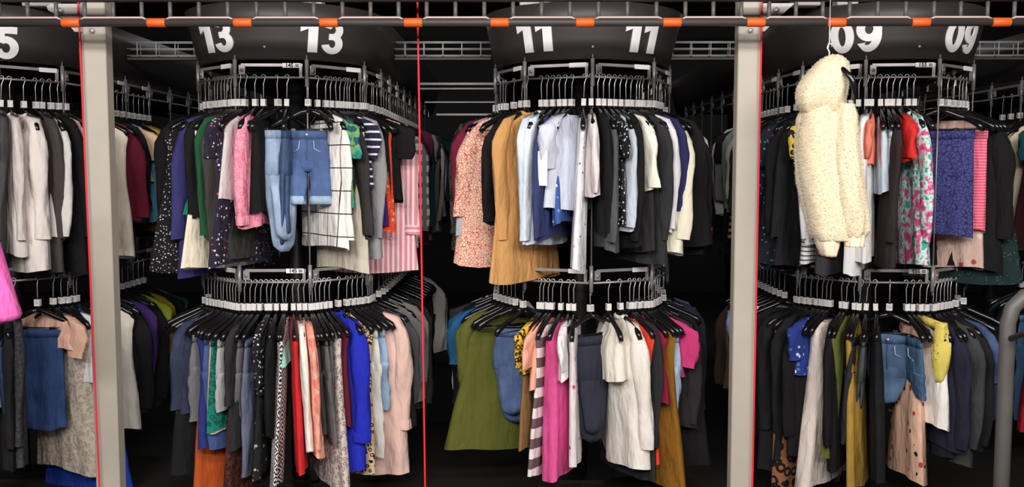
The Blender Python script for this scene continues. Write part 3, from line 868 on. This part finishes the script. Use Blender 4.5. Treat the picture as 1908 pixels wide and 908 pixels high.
GT['15L'] = [
 (-60, 'dress', BK, 880, 'black dress at the very edge', {}),
 (-36, 'dress', ('hstripe', (190, 30, 36), (40, 20, 24), .012, .5), 915, 'red and black finely striped dress', {}),
 (-10, 'top', pl(34, 34, 38), 850, 'soot black cardigan', {}),
 (18, 'top', pl(216, 220, 226), 765, 'white narrow blouse', {}),
 (36, 'jeans', ('denim', (42, 56, 90)), 838, 'inky blue jeans', {}),
 (54, 'jacket', pl(30, 29, 30), 880, 'black leather-look jacket', {}),
 (80, 'top', ('blotch', ((66, 66, 66), (52, 52, 54)), 60), 878, 'grey marl long cardigan', {}),
 (122, 'skirt', ('denim', (40, 62, 108)), 814, 'navy blue denim skirt', {'hw': .12, 'T': .035, 'tw': 40, 'flare': .0, 'gb': 10, 'ga': 6}),
 (128, 'short', pl(226, 176, 150), 650, 'peach top behind the navy skirt', {}),
 (136, 'dress', ('leopard', (190, 176, 158), (160, 144, 128), 50), 890, 'beige lace-hemmed dress', {'flare': .07}),
 (152, 'top', pl(222, 216, 218), 715, 'white lace top by the left post', {}),
 (166, 'dress', pl(26, 62, 170), 930, 'cobalt blue maxi dress', {'flare': .09}),
 (196, 'top', BK, 850, 'black top behind the left post', {}),
]
WHERE = {'13': 'under the thirteen sign', '11': 'under the eleven sign', '09': 'under the nine sign', '15': 'under the fifteen sign', '07': 'behind the cart'}
TIER = {'U': 'upper rail', 'L': 'lower rail'}
RO = .70
def px_at(c, th, z):
    p = loop_pt(c, th, RO); return P(p.x, p.y, z)[0]
def solve_theta(c, px, z):
    # monotonic search between the two silhouette angles
    best = None
    ths = [t*.5 for t in range(-178, 179)]
    xs = [px_at(c, t, z) for t in ths]
    lo = min(range(len(ths)), key=lambda i: xs[i]); hi = max(range(len(ths)), key=lambda i: xs[i])
    i = min(range(lo, hi+1), key=lambda i: abs(xs[i]-px)) if lo < hi else 0
    return ths[i]
NG = 0
for ck, rows in GT.items():
    c, tier = ck[:2], ck[2]; rng = random.Random(ck)
    zmid = ZR[tier]-.45
    ent = sorted([[solve_theta(c, r[0], zmid), r] for r in rows], key=lambda e: e[1][0])
    # spread so that neighbours keep a minimum distance along the bar
    g = 4.5 if len(ent) <= 30 else 4.15
    if ck == '11L': g = 4.0
    for it in range(80):
        for a, b2 in zip(ent, ent[1:]):
            need = g + a[1][5].get('ga', 0) + b2[1][5].get('gb', 0)
            d = b2[0]-a[0]
            if d < need: m_ = (need-d)/2; a[0] -= m_; b2[0] += m_
        for e in ent: e[0] = e[1][5].get('th', max(-96, min(96, e[0])))
    for i, (th, (px, kind, key, hem, desc, o)) in enumerate(ent):
        dl = th-ent[i-1][0] if i else 8; dr = ent[i+1][0]-th if i < len(ent)-1 else 8
        gap = radians(min(dl, dr))*.62
        T = o.get('T') or min(.055, max(.02, gap*.62))
        p = bar_pt(c, th); outer = loop_pt(c, th, RO)
        zh = Q(px, hem, outer.y)[1]; L = ZR[tier]-zh
        L = max(L, .36)
        if kind in ('jeans', 'trousers'): L = max(L, .55)
        gm = make_garment(kind, key, L, T, rng, o)
        thc = max(-90, min(90, th))
        rz = radians(thc)-pi/2 + radians(o.get('tw', 0)) + radians(rng.uniform(-2.5, 2.5) if not o.get('tw') else 0)
        gm.location = (p.x, p.y, ZR[tier]); gm.rotation_euler = (0, 0, rz)
        tag(gm, '%s on the %s %s' % (desc, TIER[tier], WHERE[c]), CATN[kind], 'clothes on the %s %s' % (TIER[tier], WHERE[c]))
        tl = radians(rng.uniform(-3.5, 3.5)); gm.rotation_euler = (tl, 0, rz)
        put_hanger((p.x, p.y, ZR[tier]), rz, 'black hanger with chrome hook holding the ' + desc,
                   'hangers on the %s %s' % (TIER[tier], WHERE[c]), clips=.07 if kind in ('skirt', 'jeans', 'trousers', 'shorts') else None, tilt=tl)
        if o.get('card'):
            m = MB(); m.box(.262, .264, -.026, .026, -.52, -.36)
            card = m.build('card_tag', DIGIT, gm)
            m = MB(); m.tube([(.263, 0, -.36), (.225, 0, -.27)], .001, 5); m.build('tag_string', DIGIT, card)
        NG += 1

# rows running back along the flanks
FL = {}
def flank(c, side, tier, n, seed, first=(), start=4, gap=.078):
    """side +1/-1; garments hang square to the straight bar"""
    global NG
    rng = random.Random(seed)
    pal = [('black', BK), ('charcoal', CH), ('navy', NV), ('dark green', pl(30, 50, 44)), ('grey', GY), ('brown', pl(70, 54, 44)), ('black', BK), ('dark teal', pl(24, 60, 66)),
           ('burgundy', pl(84, 24, 40)), ('white', OW), ('black', BK), ('denim blue', ('denim', (60, 76, 108)))]
    s0 = start
    nm = {('15', 1): 'behind the left post', ('13', 1): 'in the gap right of carousel thirteen', ('09', -1): 'in the gap right of carousel eleven', ('07', -1): 'at the right edge',
          ('11', -1): 'down the left flank of carousel eleven', ('11', 1): 'down the right flank of carousel eleven', ('13', -1): 'down the left flank of carousel thirteen',
          ('09', 1): 'down the right flank of carousel nine'}[(c, side)]
    for i in range(n):
        th = side*(90 + (s0*.01+i*gap)/radians(R))
        p = loop_pt(c, th)
        if p.y > YBACK-.2: break
        th2 = th
        p = bar_pt(c, th)
        if i < len(first):
            kind, key, Lg, desc = first[i]; lab = '%s on the %s %s' % (desc, TIER[tier], nm)
            hl = 'black hanger with chrome hook holding the ' + desc
        else:
            cn, key = rng.choice(pal); kind = rng.choice(('top', 'top', 'short', 'jacket', 'dress'))
            if tier == 'L' and rng.random() < .5: kind = 'trousers'
            Lg = rng.uniform(.62, .88); w = {'top': 'long-sleeved top', 'short': 'short-sleeved top', 'jacket': 'jacket', 'dress': 'dress', 'trousers': 'trousers'}[kind]
            lab = '%s %s on the %s %s' % (cn, w, TIER[tier], nm); hl = 'black hanger with dark clothes, %s %s' % (TIER[tier], nm)
        gm = make_garment(kind, key, Lg, .028, rng, {})
        rz = (0 if side > 0 else pi) + radians(rng.uniform(-4, 4))
        gm.location = (p.x, p.y, ZR[tier]); gm.rotation_euler = (0, 0, rz)
        tag(gm, lab, CATN[kind], 'clothes on the %s %s' % (TIER[tier], nm))
        put_hanger((p.x, p.y, ZR[tier]), rz, hl, 'hangers on the %s %s' % (TIER[tier], nm), clips=.10 if kind == 'trousers' else None)
        NG += 1
flank('15', 1, 'U', 11, 1, [
    ('dress', pl(236, 222, 200), .92, 'cream long dress'), ('top', pl(110, 26, 46), .72, 'wine red sweater'), ('top', pl(26, 24, 28), .66, 'jet black tee'),
    ('short', pl(240, 202, 166), .50, 'pale peach blouse'), ('top', pl(100, 170, 210), .74, 'sky blue shirt'), ('dress', pl(86, 60, 30), .80, 'chestnut dress'),
    ('short', pl(206, 156, 40), .52, 'golden yellow top'), ('top', pl(120, 116, 110), .6, 'stone grey top')], 10)
flank('13', 1, 'U', 22, 2, [
    ('dress', pl(232, 222, 206), .86, 'ivory dress edge'), ('top', ('grid', (176, 174, 172), (96, 94, 94), .06, .4), .84, 'grey gingham shirt'), ('top', BK, .8, 'black sweater behind the gingham')], 8, .10)
flank('09', -1, 'U', 11, 3, [
    ('top', pl(26, 25, 28), .8, 'black blazer'), ('short', ('floral', (206, 170, 176), ((150, 60, 100), (236, 226, 214), (90, 70, 70)), 30, .5), .50, 'pink floral blouse'),
    ('top', pl(36, 34, 36), .7, 'faded black top'), ('top', pl(190, 180, 150), .62, 'khaki beige jacket'), ('dress', ('hstripe', (190, 150, 90), (40, 34, 30), .036, .5), .85, 'tan and black banded dress'),
    ('top', pl(110, 126, 124), .68, 'sage grey shirt')], 6)
flank('07', -1, 'U', 9, 4, [
    ('top', pl(40, 36, 38), .8, 'smoky black jacket'), ('short', pl(20, 66, 76), .56, 'dark teal tee'), ('dress', pl(66, 30, 36), .84, 'oxblood dress'), ('top', pl(226, 212, 176), .74, 'buttery cream top'),
    ('dress', pl(204, 178, 140), .9, 'sand-coloured dress')], 2, .1)
flank('15', 1, 'L', 9, 5, [
    ('dress', pl(232, 224, 210), .88, 'ecru long dress'), ('top', pl(28, 26, 30), .8, 'coal black cardigan'), ('top', pl(70, 40, 110), .62, 'violet top'), ('trousers', BK, .8, 'matte black trousers'),
    ('top', pl(34, 33, 35), .84, 'off-black sweater'), ('short', pl(150, 160, 40), .52, 'lime green top'), ('top', pl(150, 124, 30), .56, 'dull gold top')], 10)
flank('13', 1, 'L', 14, 6, [
    ('top', pl(110, 106, 108), .62, 'ash grey sweater'), ('top', pl(130, 120, 112), .74, 'mushroom grey cardigan'), ('top', pl(60, 56, 50), .8, 'peat brown cardigan')], 8, .11)
flank('09', -1, 'L', 8, 7, [
    ('dress', pl(26, 25, 26), .9, 'pitch black maxi'), ('top', ('hstripe', (232, 228, 226), (28, 26, 28), .034, .5), .78, 'black and white striped jumper'), ('short', ('denim', (90, 110, 150)), .56, 'denim short-sleeved shirt'),
    ('top', pl(96, 70, 50), .7, 'cocoa brown top')], 4)
flank('07', -1, 'L', 6, 8, [
    ('top', pl(44, 46, 90), .7, 'ultramarine cardigan'), ('dress', pl(180, 26, 44), .88, 'cherry red dress'), ('trousers', ('denim', (70, 110, 150)), .85, 'turquoise-washed jeans')], 2, .1)
for c_, s_ in (('11', -1), ('11', 1)):
    for t_ in 'UL': flank(c_, s_, t_, 3, 20+s_, (), 14, .11)

# a few bare hangers between the clothes
erng = random.Random(77)
BARE = {'13U': (-78, -66, 34, 46, 58), '13L': (-72, -60, -50, 30, 62, 74), '11U': (-64, -20, 28, 50), '11L': (-76, -64, -36, 44, 60, 72), '09U': (-62, -48, 22, 66), '09L': (-66, -54, 40, 56, 70)}
ALLP = [o.matrix_basis.translation.copy() for o in COL.objects if o.parent is None and o.name.startswith('clothes_hanger')]
for ck, ths in BARE.items():
    c, t_ = ck[:2], ck[2]
    for th in ths:
        best = None
        for k in range(-14, 15):
            p = bar_pt(c, th+k*.6); p = Vector((p.x, p.y, ZR[t_]))
            dmin = min((p-q).length for q in ALLP)
            if best is None or dmin > best[0]: best = (dmin, p, th+k*.6)
        ALLP.append(best[1])
        put_hanger(best[1], radians(best[2])-pi/2, 'bare black hanger with chrome hook on the %s %s' % (TIER[t_], WHERE[c]), 'bare hangers on the %s %s' % (TIER[t_], WHERE[c]))
print('GARMENTS', NG, 'HANGERS', NH[0])

# ------------------------------------------------------------------ steel posts, guard rail, cords
YG = 3.85
def post(px_mid_top, px_side, label, side):
    Yp = 4.05
    xa = Q(px_side[0], 60, Yp)[0]; xb = Q(px_side[1], 60, Yp)[0]
    t = empty('steel_post', ((xa+xb)/2, Yp, 0)); tag(t, label, 'post')
    hw = (xb-xa)/2; ZT = 3.7
    mb = MB(); mb.box(-hw, hw, 0, .07, 0, ZT, .004); mb.build('column', POSTM, t)
    mb = MB(); mb.box(-hw-.05, hw+.05, -.04, .11, 0, .012); mb.build('base_plate', STEEL, t)
    for a, b_ in ((-hw-.03, -.03), (hw+.03, -.03)): pass
    # gusset on the outer side
    sg = side; z1 = Q(0, 8, Yp)[1]; z0 = Q(0, 60, Yp)[1]
    if sg < 0: poly = [(-hw+.01, z0), (-hw-.02, z0), (-hw-.06, z0+.05), (-hw-.13, z0+.09), (-hw-.135, z1-.01), (-hw-.11, z1), (-hw+.01, z1)]
    else: poly = [(hw-.01, z0), (hw+.01, z0), (hw+.03, z0+.02), (hw+.055, z0+.045), (hw+.135, z1), (hw-.01, z1)]
    n = len(poly); mb = MB()
    mb.add([(x, -.012, z) for x, z in poly]+[(x, -.002, z) for x, z in poly], [tuple(range(n)), tuple(range(2*n-1, n-1, -1))]+[(i, n+i, n+(i+1) % n, (i+1) % n) for i in range(n)], False)
    g = mb.build('gusset_plate', PLATE, t)
    bx = -hw-.075 if sg < 0 else hw+.055
    mb = MB(); zb = z1-.03
    mb.tube([(bx, -.012, zb), (bx, -.026, zb)], .013, 6); mb.build('bolt', CHROME, g)
    mb = MB(); zb = z0+.005
    mb.tube([(0, -.0, zb), (0, -.014, zb)], .011, 6); mb.build('bolt', CHROME, t)
    return t
post(0, (150, 196), 'warm grey square steel post left of the thirteen sign', -1)
post(0, (1376, 1419), 'warm grey square steel post between the eleven and nine signs', 1)

gr = empty('guard_rail', (0, YG, Q(0, 44, YG)[1]))
tag(gr, 'dark grey overhead ladder-like rail with orange clips across the whole top', 'guard rail')
zb = Q(954, 42, YG)[1]; zt_ = Q(954, 2, YG)[1]; gz = gr.location.z
xl, xr = Q(-80, 44, YG)[0], Q(1990, 44, YG)[0]
mb = MB(); mb.tube([(xl, 0, zb-gz), (xr, 0, zb-gz)], .016, 12); mb.build('lower_tube', BEAMG, gr)
mb = MB(); mb.box(xl, xr, -.02, .03, zt_-gz, zt_-gz+.035, .006); mb.build('upper_beam', BEAMG, gr)
orange = [133, 292, 453, 613, 770, 931, 1090, 1252, 1408, 1558, 1715, 1865]
oc = [o_ - 160.0*0 for o_ in orange]
for o_ in [-27] + orange:
    x = Q(o_, 44, YG)[0]
    mb = MB(); mb.tube([(x-.037, 0, zb-gz), (x-.034, 0, zb-gz), (x+.034, 0, zb-gz), (x+.037, 0, zb-gz)], [.0165, .0185, .0185, .0165], 14); mb.build('orange_clip', ORANGE, gr)
for a, b2 in zip([-27]+orange, orange+[2025]):
    x0, x1 = Q(a, 44, YG)[0]+.04, Q(b2, 44, YG)[0]-.04
    mb = MB(); mb.tube([(x0, -.005, zb-gz+.012), (x0+.015, -.006, zb-gz+.0195), (x1-.015, -.006, zb-gz+.0195), (x1, -.005, zb-gz+.012)], .0045, 6)
    mb.build('pale_rod', PINKROD, gr)
    for k in range(3):
        x = Q(a+25+(b2-a)*k/3, 44, YG)[0]
        mb = MB(); mb.tube([(x, .004, zb-gz), (x, .004, zt_-gz+.01)], .0085, 8); mb.build('bar', FRAMEG, gr)
mb = MB()
for px_ in (119, 275, 292, 1300, 1470, 1858):
    x = Q(px_, 4, YG)[0]; mb.tube([(x, -.02, zt_-gz+.012), (x, -.028, zt_-gz+.012)], .007, 8)
mb.build('screw', CHROME, gr)
for x_ in (xl+.05, xr-.05):
    mb = MB(); mb.tube([(x_, .01, zt_-gz+.03), (x_, .01, 3.7-gz)], .012, 8); mb.build('suspension_rod', STEEL, gr)

def cord(pts, label):
    mb = MB(); mb.tube(pts, .0042, 8); return tag(mb.build('red_cord', REDC), label, 'cord')
def cordpts(p1, p2, Y1, Y2, ztop=3.7):
    x1, z1 = Q(*p1, Y1); x2, z2 = Q(*p2, Y2)
    d = (x2-x1)/(z2-z1)
    return [(x1+d*(ztop-z1), Y1, ztop), (x1, Y1, z1), (x2, Y2, z2), (x2+d*(0-z2), Y2, 0.0)]
cord(cordpts((148, 60), (185, 900), 4.03, 4.03), 'taut red cord down the left edge of the left post')
cord(cordpts((778, 10), (792, 900), 4.0, 4.0), 'taut red cord in the gap between the middle two carousels')
cord(cordpts((1419, 60), (1402, 900), 4.03, 4.03), 'taut red cord down the right edge of the right post')

# ------------------------------------------------------------------ overhead details
YT = 5.5
tz0 = Q(820, 103, YT)[1]; tz1 = Q(820, 78, YT)[1]; tzm = (tz0+tz1)/2
GAPS = [(XC['15']+.515, XC['13']-.515, 'left of the thirteen sign'), (XC['13']+.515, XC['11']-.515, 'between the thirteen and eleven signs'), (XC['11']+.515, XC['09']-.515, 'between the eleven and nine signs'),
        (XC['09']+.515, XC['07']-.515, 'right of the nine sign')]
for xa, xb, w in GAPS:
    mb = MB()
    for yy in (YT, YT+.05):
        for zz in (tz0, tzm, tz1): mb.tube([(xa-.02, yy, zz), (xb+.02, yy, zz)], .003, 6)
    k = xa+.04
    while k < xb:
        mb.tube([(k, YT, tz1), (k, YT, tz0), (k, YT+.05, tz0), (k, YT+.05, tz1)], .003, 6); k += .11
    tag(mb.build('cable_tray', TRAYM), 'pale wire cable tray ' + w, 'cable tray')
    z_ = Q(840, 110, YT+.02)[1]
    mb = MB(); mb.box(xa-.02, xb+.02, YT+.0, YT+.03, z_-.008, z_+.008, .002)
    tag(mb.build('steel_beam', BEAMG), 'grey steel beam under the cable tray ' + w, 'beam')
for (py_, r_, lab, x0_, yy_) in ((157, .009, 'uppermost thin grey rail in the gap between the thirteen and eleven signs', 0, 6.5), (166, .007, 'second thin grey rail in the gap between the thirteen and eleven signs', 0, 6.55),
                     (191, .006, 'third thin grey rail in the gap between the thirteen and eleven signs', .03, 6.6), (214, .008, 'lowest thin grey rail in the gap between the thirteen and eleven signs', .1, 6.7)):
    z_ = Q(840, py_, yy_)[1]
    xa, xb, _w = GAPS[1]
    mb = MB(); mb.box(xa+.02+x0_, xb+.02, yy_-.03, yy_+.03, z_-r_, z_+r_, .002)
    tag(mb.build('steel_rail', STEEL), lab, 'rail')

# control boxes and labels on the tops of the carousels, seen through the guard rail
for (pxs, lab) in (((40, 100), 'pale control box above the fifteen sign'), ((452, 480), 'small white control box above the left thirteen'), ((530, 600), 'long white control box above the right thirteen'),
                   ((968, 1030), 'white control box above the left eleven'), ((1480, 1530), 'pale control box above the left zero nine'), ((1560, 1600), 'small pale control box right of the zero nine')):
    Yb = 4.62; x0, _ = Q(pxs[0], 14, Yb); x1, _ = Q(pxs[1], 14, Yb); z0 = SZ1; 
    t = empty('control_box', ((x0+x1)/2, Yb, z0)); tag(t, lab, 'control box', 'control boxes on the carousels')
    w = (x1-x0)/2; mb = MB(); mb.box(-w, w, 0, .08, 0, .06, .005); mb.build('casing', PLATE, t)
    mb = MB(); mb.box(-w*.8, w*.8, -.003, 0, .015, .045); mb.build('label_plate', DIGIT, t)

# ------------------------------------------------------------------ cream fleece jacket moving past in front of the 09 carousel
def fleece():
    Yf = 3.72
    rng = random.Random(5)
    m = NT('cream_fleece'); n = m.noise(60, 4); n2 = m.noise(7, 3)
    m.l(m.mix(n2.outputs[0], (228, 215, 188), (216, 196, 160)), m.b.inputs['Base Color']); m.b.inputs['Roughness'].default_value = .95
    m.b.inputs['Sheen Weight'].default_value = .4; m.b.inputs['Specular IOR Level'].default_value = .1
    m.l(m.bump(n.outputs[0], .2, .005), m.b.inputs['Normal'])
    rib = NT('cream_ribbed_knit'); x = rib.xyz()[0]
    fr = rib.math('SINE', rib.math('MULTIPLY', x, 900))
    rib.b.inputs['Base Color'].default_value = lin((240, 222, 192)); rib.b.inputs['Roughness'].default_value = .9
    rib.l(rib.bump(fr, .3, .002), rib.b.inputs['Normal'])
    x0, zt = Q(1550, 100, Yf)
    t = empty('fleece_jacket', (x0, Yf, zt)); tag(t, 'cream fluffy hooded fleece jacket hanging in front of the zero nine sign', 'jacket')
    def loc(px, py, dy=0): X, Z = Q(px, py, Yf); return Vector((X-x0, dy, Z-zt))
    def surf(levels, yoff, depth, seed, n=36, amp=.012):
        p = seed; rs = []
        for (py, xa, xb, df) in levels:
            A, B = loc(xa, py), loc(xb, py); cx = (A.x+B.x)/2; hw = (B.x-A.x)/2-.010; ring = []
            for k in range(n):
                ph = 2*pi*k/n
                fo = amp*(.6*sin(3*ph+p+py*.006)+.4*sin(5*ph+2*p+py*.012)) + .004*sin(9*ph+py*.08+p)
                ring.append((cx+(hw+fo*.3)*cos(ph), yoff+(depth*df+fo)*sin(ph), A.z))
            rs.append(ring)
        # densify vertically by Catmull-like linear blend
        out = []
        for i in range(len(rs)-1):
            for s_ in range(4):
                f = s_/4; f = f
                out.append([tuple(a[j]*(1-f)+b_[j]*f for j in range(3)) for a, b_ in zip(rs[i], rs[i+1])])
        out.append(rs[-1]); return out
    parts = []
    body = [(176, 1520, 1560, .5), (195, 1500, 1582, .8), (215, 1490, 1588, .9), (250, 1484, 1590, 1), (290, 1483, 1596, 1), (330, 1486, 1603, 1), (370, 1494, 1608, 1), (410, 1502, 1612, 1.0), (435, 1508, 1611, .95), (448, 1516, 1600, .85)]
    mb = MB(); mb.rings(surf(body, 0, .085, 1.2), True, True); parts.append((mb, mb.build('body', m.m, t)))
    hood = [(103, 1545, 1562, .3), (108, 1530, 1575, .55), (118, 1516, 1584, .8), (132, 1504, 1586, .95), (148, 1490, 1585, 1), (164, 1480, 1583, 1), (180, 1478, 1580, .95), (194, 1480, 1578, .85), (206, 1488, 1576, .7), (215, 1500, 1570, .5)]
    mb = MB(); mb.rings(surf(hood, .0, .095, 3.0, amp=.009), True, True); parts.append((mb, mb.build('hood', m.m, t)))
    slv = [(196, 1552, 1586, .5), (215, 1545, 1592, .8), (260, 1540, 1596, 1), (310, 1540, 1601, 1), (360, 1546, 1607, 1), (400, 1552, 1612, .95), (428, 1556, 1616, .8), (440, 1560, 1606, .6)]
    mb = MB(); mb.rings(surf(slv, -.06, .045, 5.0, amp=.007), True, True); parts.append((mb, mb.build('sleeve', m.m, t)))
    slv2 = [(200, 1496, 1530, .5), (220, 1486, 1530, .8), (280, 1482, 1526, 1), (340, 1486, 1526, 1), (400, 1500, 1534, .9), (445, 1512, 1540, .7)]
    mb = MB(); mb.rings(surf(slv2, .045, .05, 2.0, amp=.006), True, True); parts.append((mb, mb.build('sleeve', m.m, t)))
    cuff = [(430, 1560, 1607, .95), (445, 1560, 1606, 1), (458, 1561, 1605, .95)]
    mb = MB(); mb.rings(surf(cuff, -.055, .035, 4, amp=.002), True, True); mb.build('cuff', rib.m, t)
    band = [(440, 1512, 1572, .95), (460, 1518, 1568, .9), (477, 1526, 1562, .8)]
    mb = MB(); mb.rings(surf(band, .0, .06, 4, amp=.003), True, True); mb.build('waistband', rib.m, t)
    # fleece pile: short tufts standing off the surface
    fb = MB()
    for mb_, ob in parts:
        faces = [f for f in mb_.f if len(f) == 4]
        for f in faces:
            vs = [Vector(mb_.v[i]) for i in f]
            nn = (vs[2]-vs[0]).cross(vs[3]-vs[1])
            area_ = nn.length/2
            if area_ < 1e-7: continue
            nn.normalize(); cen = sum(vs, Vector())/4
            for _ in range(max(1, int(area_*14000))):
                a, b_ = rng.random(), rng.random()
                q = vs[0]*(1-a)*(1-b_)+vs[1]*a*(1-b_)+vs[2]*a*b_+vs[3]*(1-a)*b_
                ctr = Vector((cen.x*.0+q.x, 0, 0))
                d = (nn + Vector((rng.uniform(-.7, .7), rng.uniform(-.7, .7), rng.uniform(-1.1, .2)))).normalized()
                tdir = d.orthogonal().normalized(); w = .0016; ln = rng.uniform(.003, .008)
                bi = d.cross(tdir)
                fb.add([q+tdir*w, q-tdir*w*.5+bi*w, q-tdir*w*.5-bi*w, q+d*ln], [(0, 1, 3), (1, 2, 3), (2, 0, 3)])
    o = fb.build('fleece_pile', m.m, t); o['kind'] = 'stuff'
    # dark lining glimpsed at the neck and hanger tip
    # hanger that carries it
    hg = empty('clothes_hanger', (x0, Yf, zt)); tag(hg, 'black hanger with chrome hook carrying the cream fleece jacket', 'clothes hanger')
    a = loc(1545, 104); zt2 = Q(1545, 3, YG)[1]+.0
    hx = a.x
    mb = MB(); top = Vector((hx, 0, zt2-zt+.15))
    pts = [(hx, 0, a.z-.04), (hx, 0, a.z+.015), (hx-.008, 0, a.z+.03), (hx-.002, 0, a.z+.05), (hx+.008, 0, a.z+.045), (hx+.01, 0, a.z+.035)]
    mb.tube(pts, .0035, 8); mb.build('hook', CHROME, hg)
    mb = MB()
    mb.tube([loc(1548, 120, 0), loc(1556, 134, -.09), loc(1566, 150, -.115), loc(1573, 168, -.112), loc(1576, 190, -.09)], [.009, .010, .012, .012, .007], 10); mb.build('hanger_body', BLACKP, hg)
    # thin overhead carrier wire for the hanger
    wr = MB(); xw, zw = Q(1545, 90, Yf)
    wr.tube([(xw-.004, Yf, zw-.004), (xw, Yf, zw+.02), (xw, Yf, zt_+.02), (xw, YG-.021, zt_+.03)], .0022, 6)
    tag(wr.build('hook_wire', CHROME), 'thin steel wire from the overhead rail down to the fleece jacket hook', 'wire')
fleece()

# ------------------------------------------------------------------ pink garment at the left edge, hung in the foreground
def pink():
    Yp = 3.3
    x0, zt = Q(-62, 300, Yp)
    t = empty('pink_top', (x0, Yp, zt)); tag(t, 'bright pink top partly cut off by the left edge of the photo', 'top')
    m = cloth(('plain', (250, 104, 190)))
    rs = []
    for (py, xa, xb, dd) in ((300, -80, -44, .03), (330, -110, -30, .05), (380, -125, -22, .07), (430, -130, -12, .08), (480, -132, 4, .085), (520, -134, 17, .085), (560, -134, 30, .085), (585, -134, 39, .08), (594, -132, 36, .075), (600, -128, 20, .06), (606, -120, -4, .05)):
        A, B = Q(xa, py, Yp), Q(xb, py, Yp); cx = (A[0]+B[0])/2-x0; hw = (B[0]-A[0])/2
        rs.append([(cx+hw*cos(2*pi*k/28), (dd+.008*sin(k*1.3+py*.01))*sin(2*pi*k/28), A[1]-zt) for k in range(28)])
    mb = MB(); mb.rings(rs, True, True); mb.build('body', m, t)
    mb = MB(); mb.tube([(Q(xa, ya, Yp)[0]-x0, -.085*f, Q(xa, ya, Yp)[1]-zt) for xa, ya, f in ((-50, 330, .4), (-34, 400, .8), (-20, 470, 1), (-6, 540, 1), (6, 590, .9))], .012, 8)
    mb.build('side_seam', m, t)
    w = empty('clothes_hanger', (x0, Yp, zt)); tag(w, 'black hanger carrying the bright pink top at the left edge', 'clothes hanger')
    mb = MB(); mb.tube([(-.09, 0, -.03), (0, 0, .02), (.09, 0, -.03)], .011, 8); mb.build('hanger_body', BLACKP, w)
    mb = MB(); mb.tube([(0, 0, .02), (0, 0, .12), (.012, 0, .135), (.0, 0, .15), (-.012, 0, .14)], .003, 8); mb.build('hook', CHROME, w)
    r = MB(); r.tube([(x0, Yp, zt+.146), (x0, Yp, 3.7)], .006, 8); tag(r.build('ceiling_drop_rod', STEEL), 'steel drop rod holding the pink top just outside the left edge', 'rod')
pink()

# ------------------------------------------------------------------ cart at the right edge
def cart():
    Yk = 3.3
    def A(px, py): return Q(px, py, Yk)
    x0 = A(1874, 700)[0]
    t = empty('wheeled_cart', (x0+.3, Yk-.55, 0)); tag(t, 'grey tubular cart with a round-cornered frame at the lower right edge', 'cart')
    ox = x0+.3
    ztop = A(1900, 545)[1]; r = .11
    L_ = -.3; R_ = .42
    pts = [(L_, 0, .16), (L_, 0, .6), (L_, 0, ztop-r)]
    for a in (30, 60, 90): pts.append((L_+r-r*cos(radians(a)), 0, ztop-r+r*sin(radians(a))))
    pts += [(R_-r, 0, ztop)] + [(R_-r+r*sin(radians(a)), 0, ztop-r+r*cos(radians(a))) for a in (30, 60, 90)] + [(R_, 0, .16)]
    for yy in (0, .55):
        mb = MB(); mb.tube([(x, y+yy, z) for x, y, z in pts], .027, 14); mb.build('end_frame', FRAMEG, t)
    zc_ = A(1874, 798)[1]
    mb = MB(); mb.tube([(L_, 0, zc_), (-.24, 0, zc_+.004), (-.205, 0, zc_-.01), (-.19, 0, zc_-.04), (-.19, 0, .3)], .016, 10); mb.build('inner_bar', STEEL, t)
    for zz, xx in ((.16, L_), (.16, R_)):
        mb = MB(); mb.tube([(xx, 0, zz), (xx, .55, zz)], .02, 10); mb.build('side_bar', FRAMEG, t)
    mb = MB(); mb.box(L_, R_, 0, .55, .15, .18, .005); mb.build('deck', STEEL, t)
    for sx in (L_+.02, R_-.02):
        for sy in (.03, .52):
            mb = MB(); mb.tube([(sx-.015, sy, .055), (sx+.015, sy, .055)], .055, 16); mb.tube([(sx, sy, .06), (sx, sy, .15)], .012, 8); mb.build('caster', BLACKP, t)
    mb = MB(); mb.tube([(L_, .27, ztop-.06), (R_, .27, ztop-.06)], .012, 8); mb.build('hanging_bar', CHROME, t)
    for yy in (0, .55): pass
    mb = MB()
    for xx in (L_, R_): mb.tube([(xx, 0, ztop-.06-r), (xx, .27, ztop-.06), (xx, .55, ztop-.06-r)], .011, 8)
    mb.build('cross_brace', FRAMEG, t)
    rows = [(.10-.3+.02, pl(206, 210, 180), .62, 'pale green-white top', 'top'), (-.10, pl(190, 24, 38), .5, 'deep red top', 'short'), (.0, ('floral', (236, 160, 190), ((230, 60, 120), (240, 230, 230)), 25, .5), .75, 'pink floral dress', 'dress'),
            (.1, GY, .8, 'grey sweater', 'top'), (.2, BK, .8, 'black sweater', 'top')]
    rng = random.Random(9)
    for (xx, key, Lg, d, kd) in rows:
        g = make_garment(kd, key, Lg, .03, rng, {}); g.location = (ox+xx, Yk-.28, ztop-.06); g.rotation_euler = (0, 0, -pi/2)
        tag(g, d + ' hanging on the grey cart at the right edge', CATN[kd], 'clothes on the cart')
        put_hanger((ox+xx, Yk-.28, ztop-.06), -pi/2, 'black hanger holding the ' + d + ' on the grey cart', 'hangers on the cart')
cart()

for o in COL.objects:
    if o.parent is None and 'label' in o.keys() and not 4 <= len(o['label'].replace('-', ' ').split()) <= 16: print('LABEL LEN', o.name, o['label'])
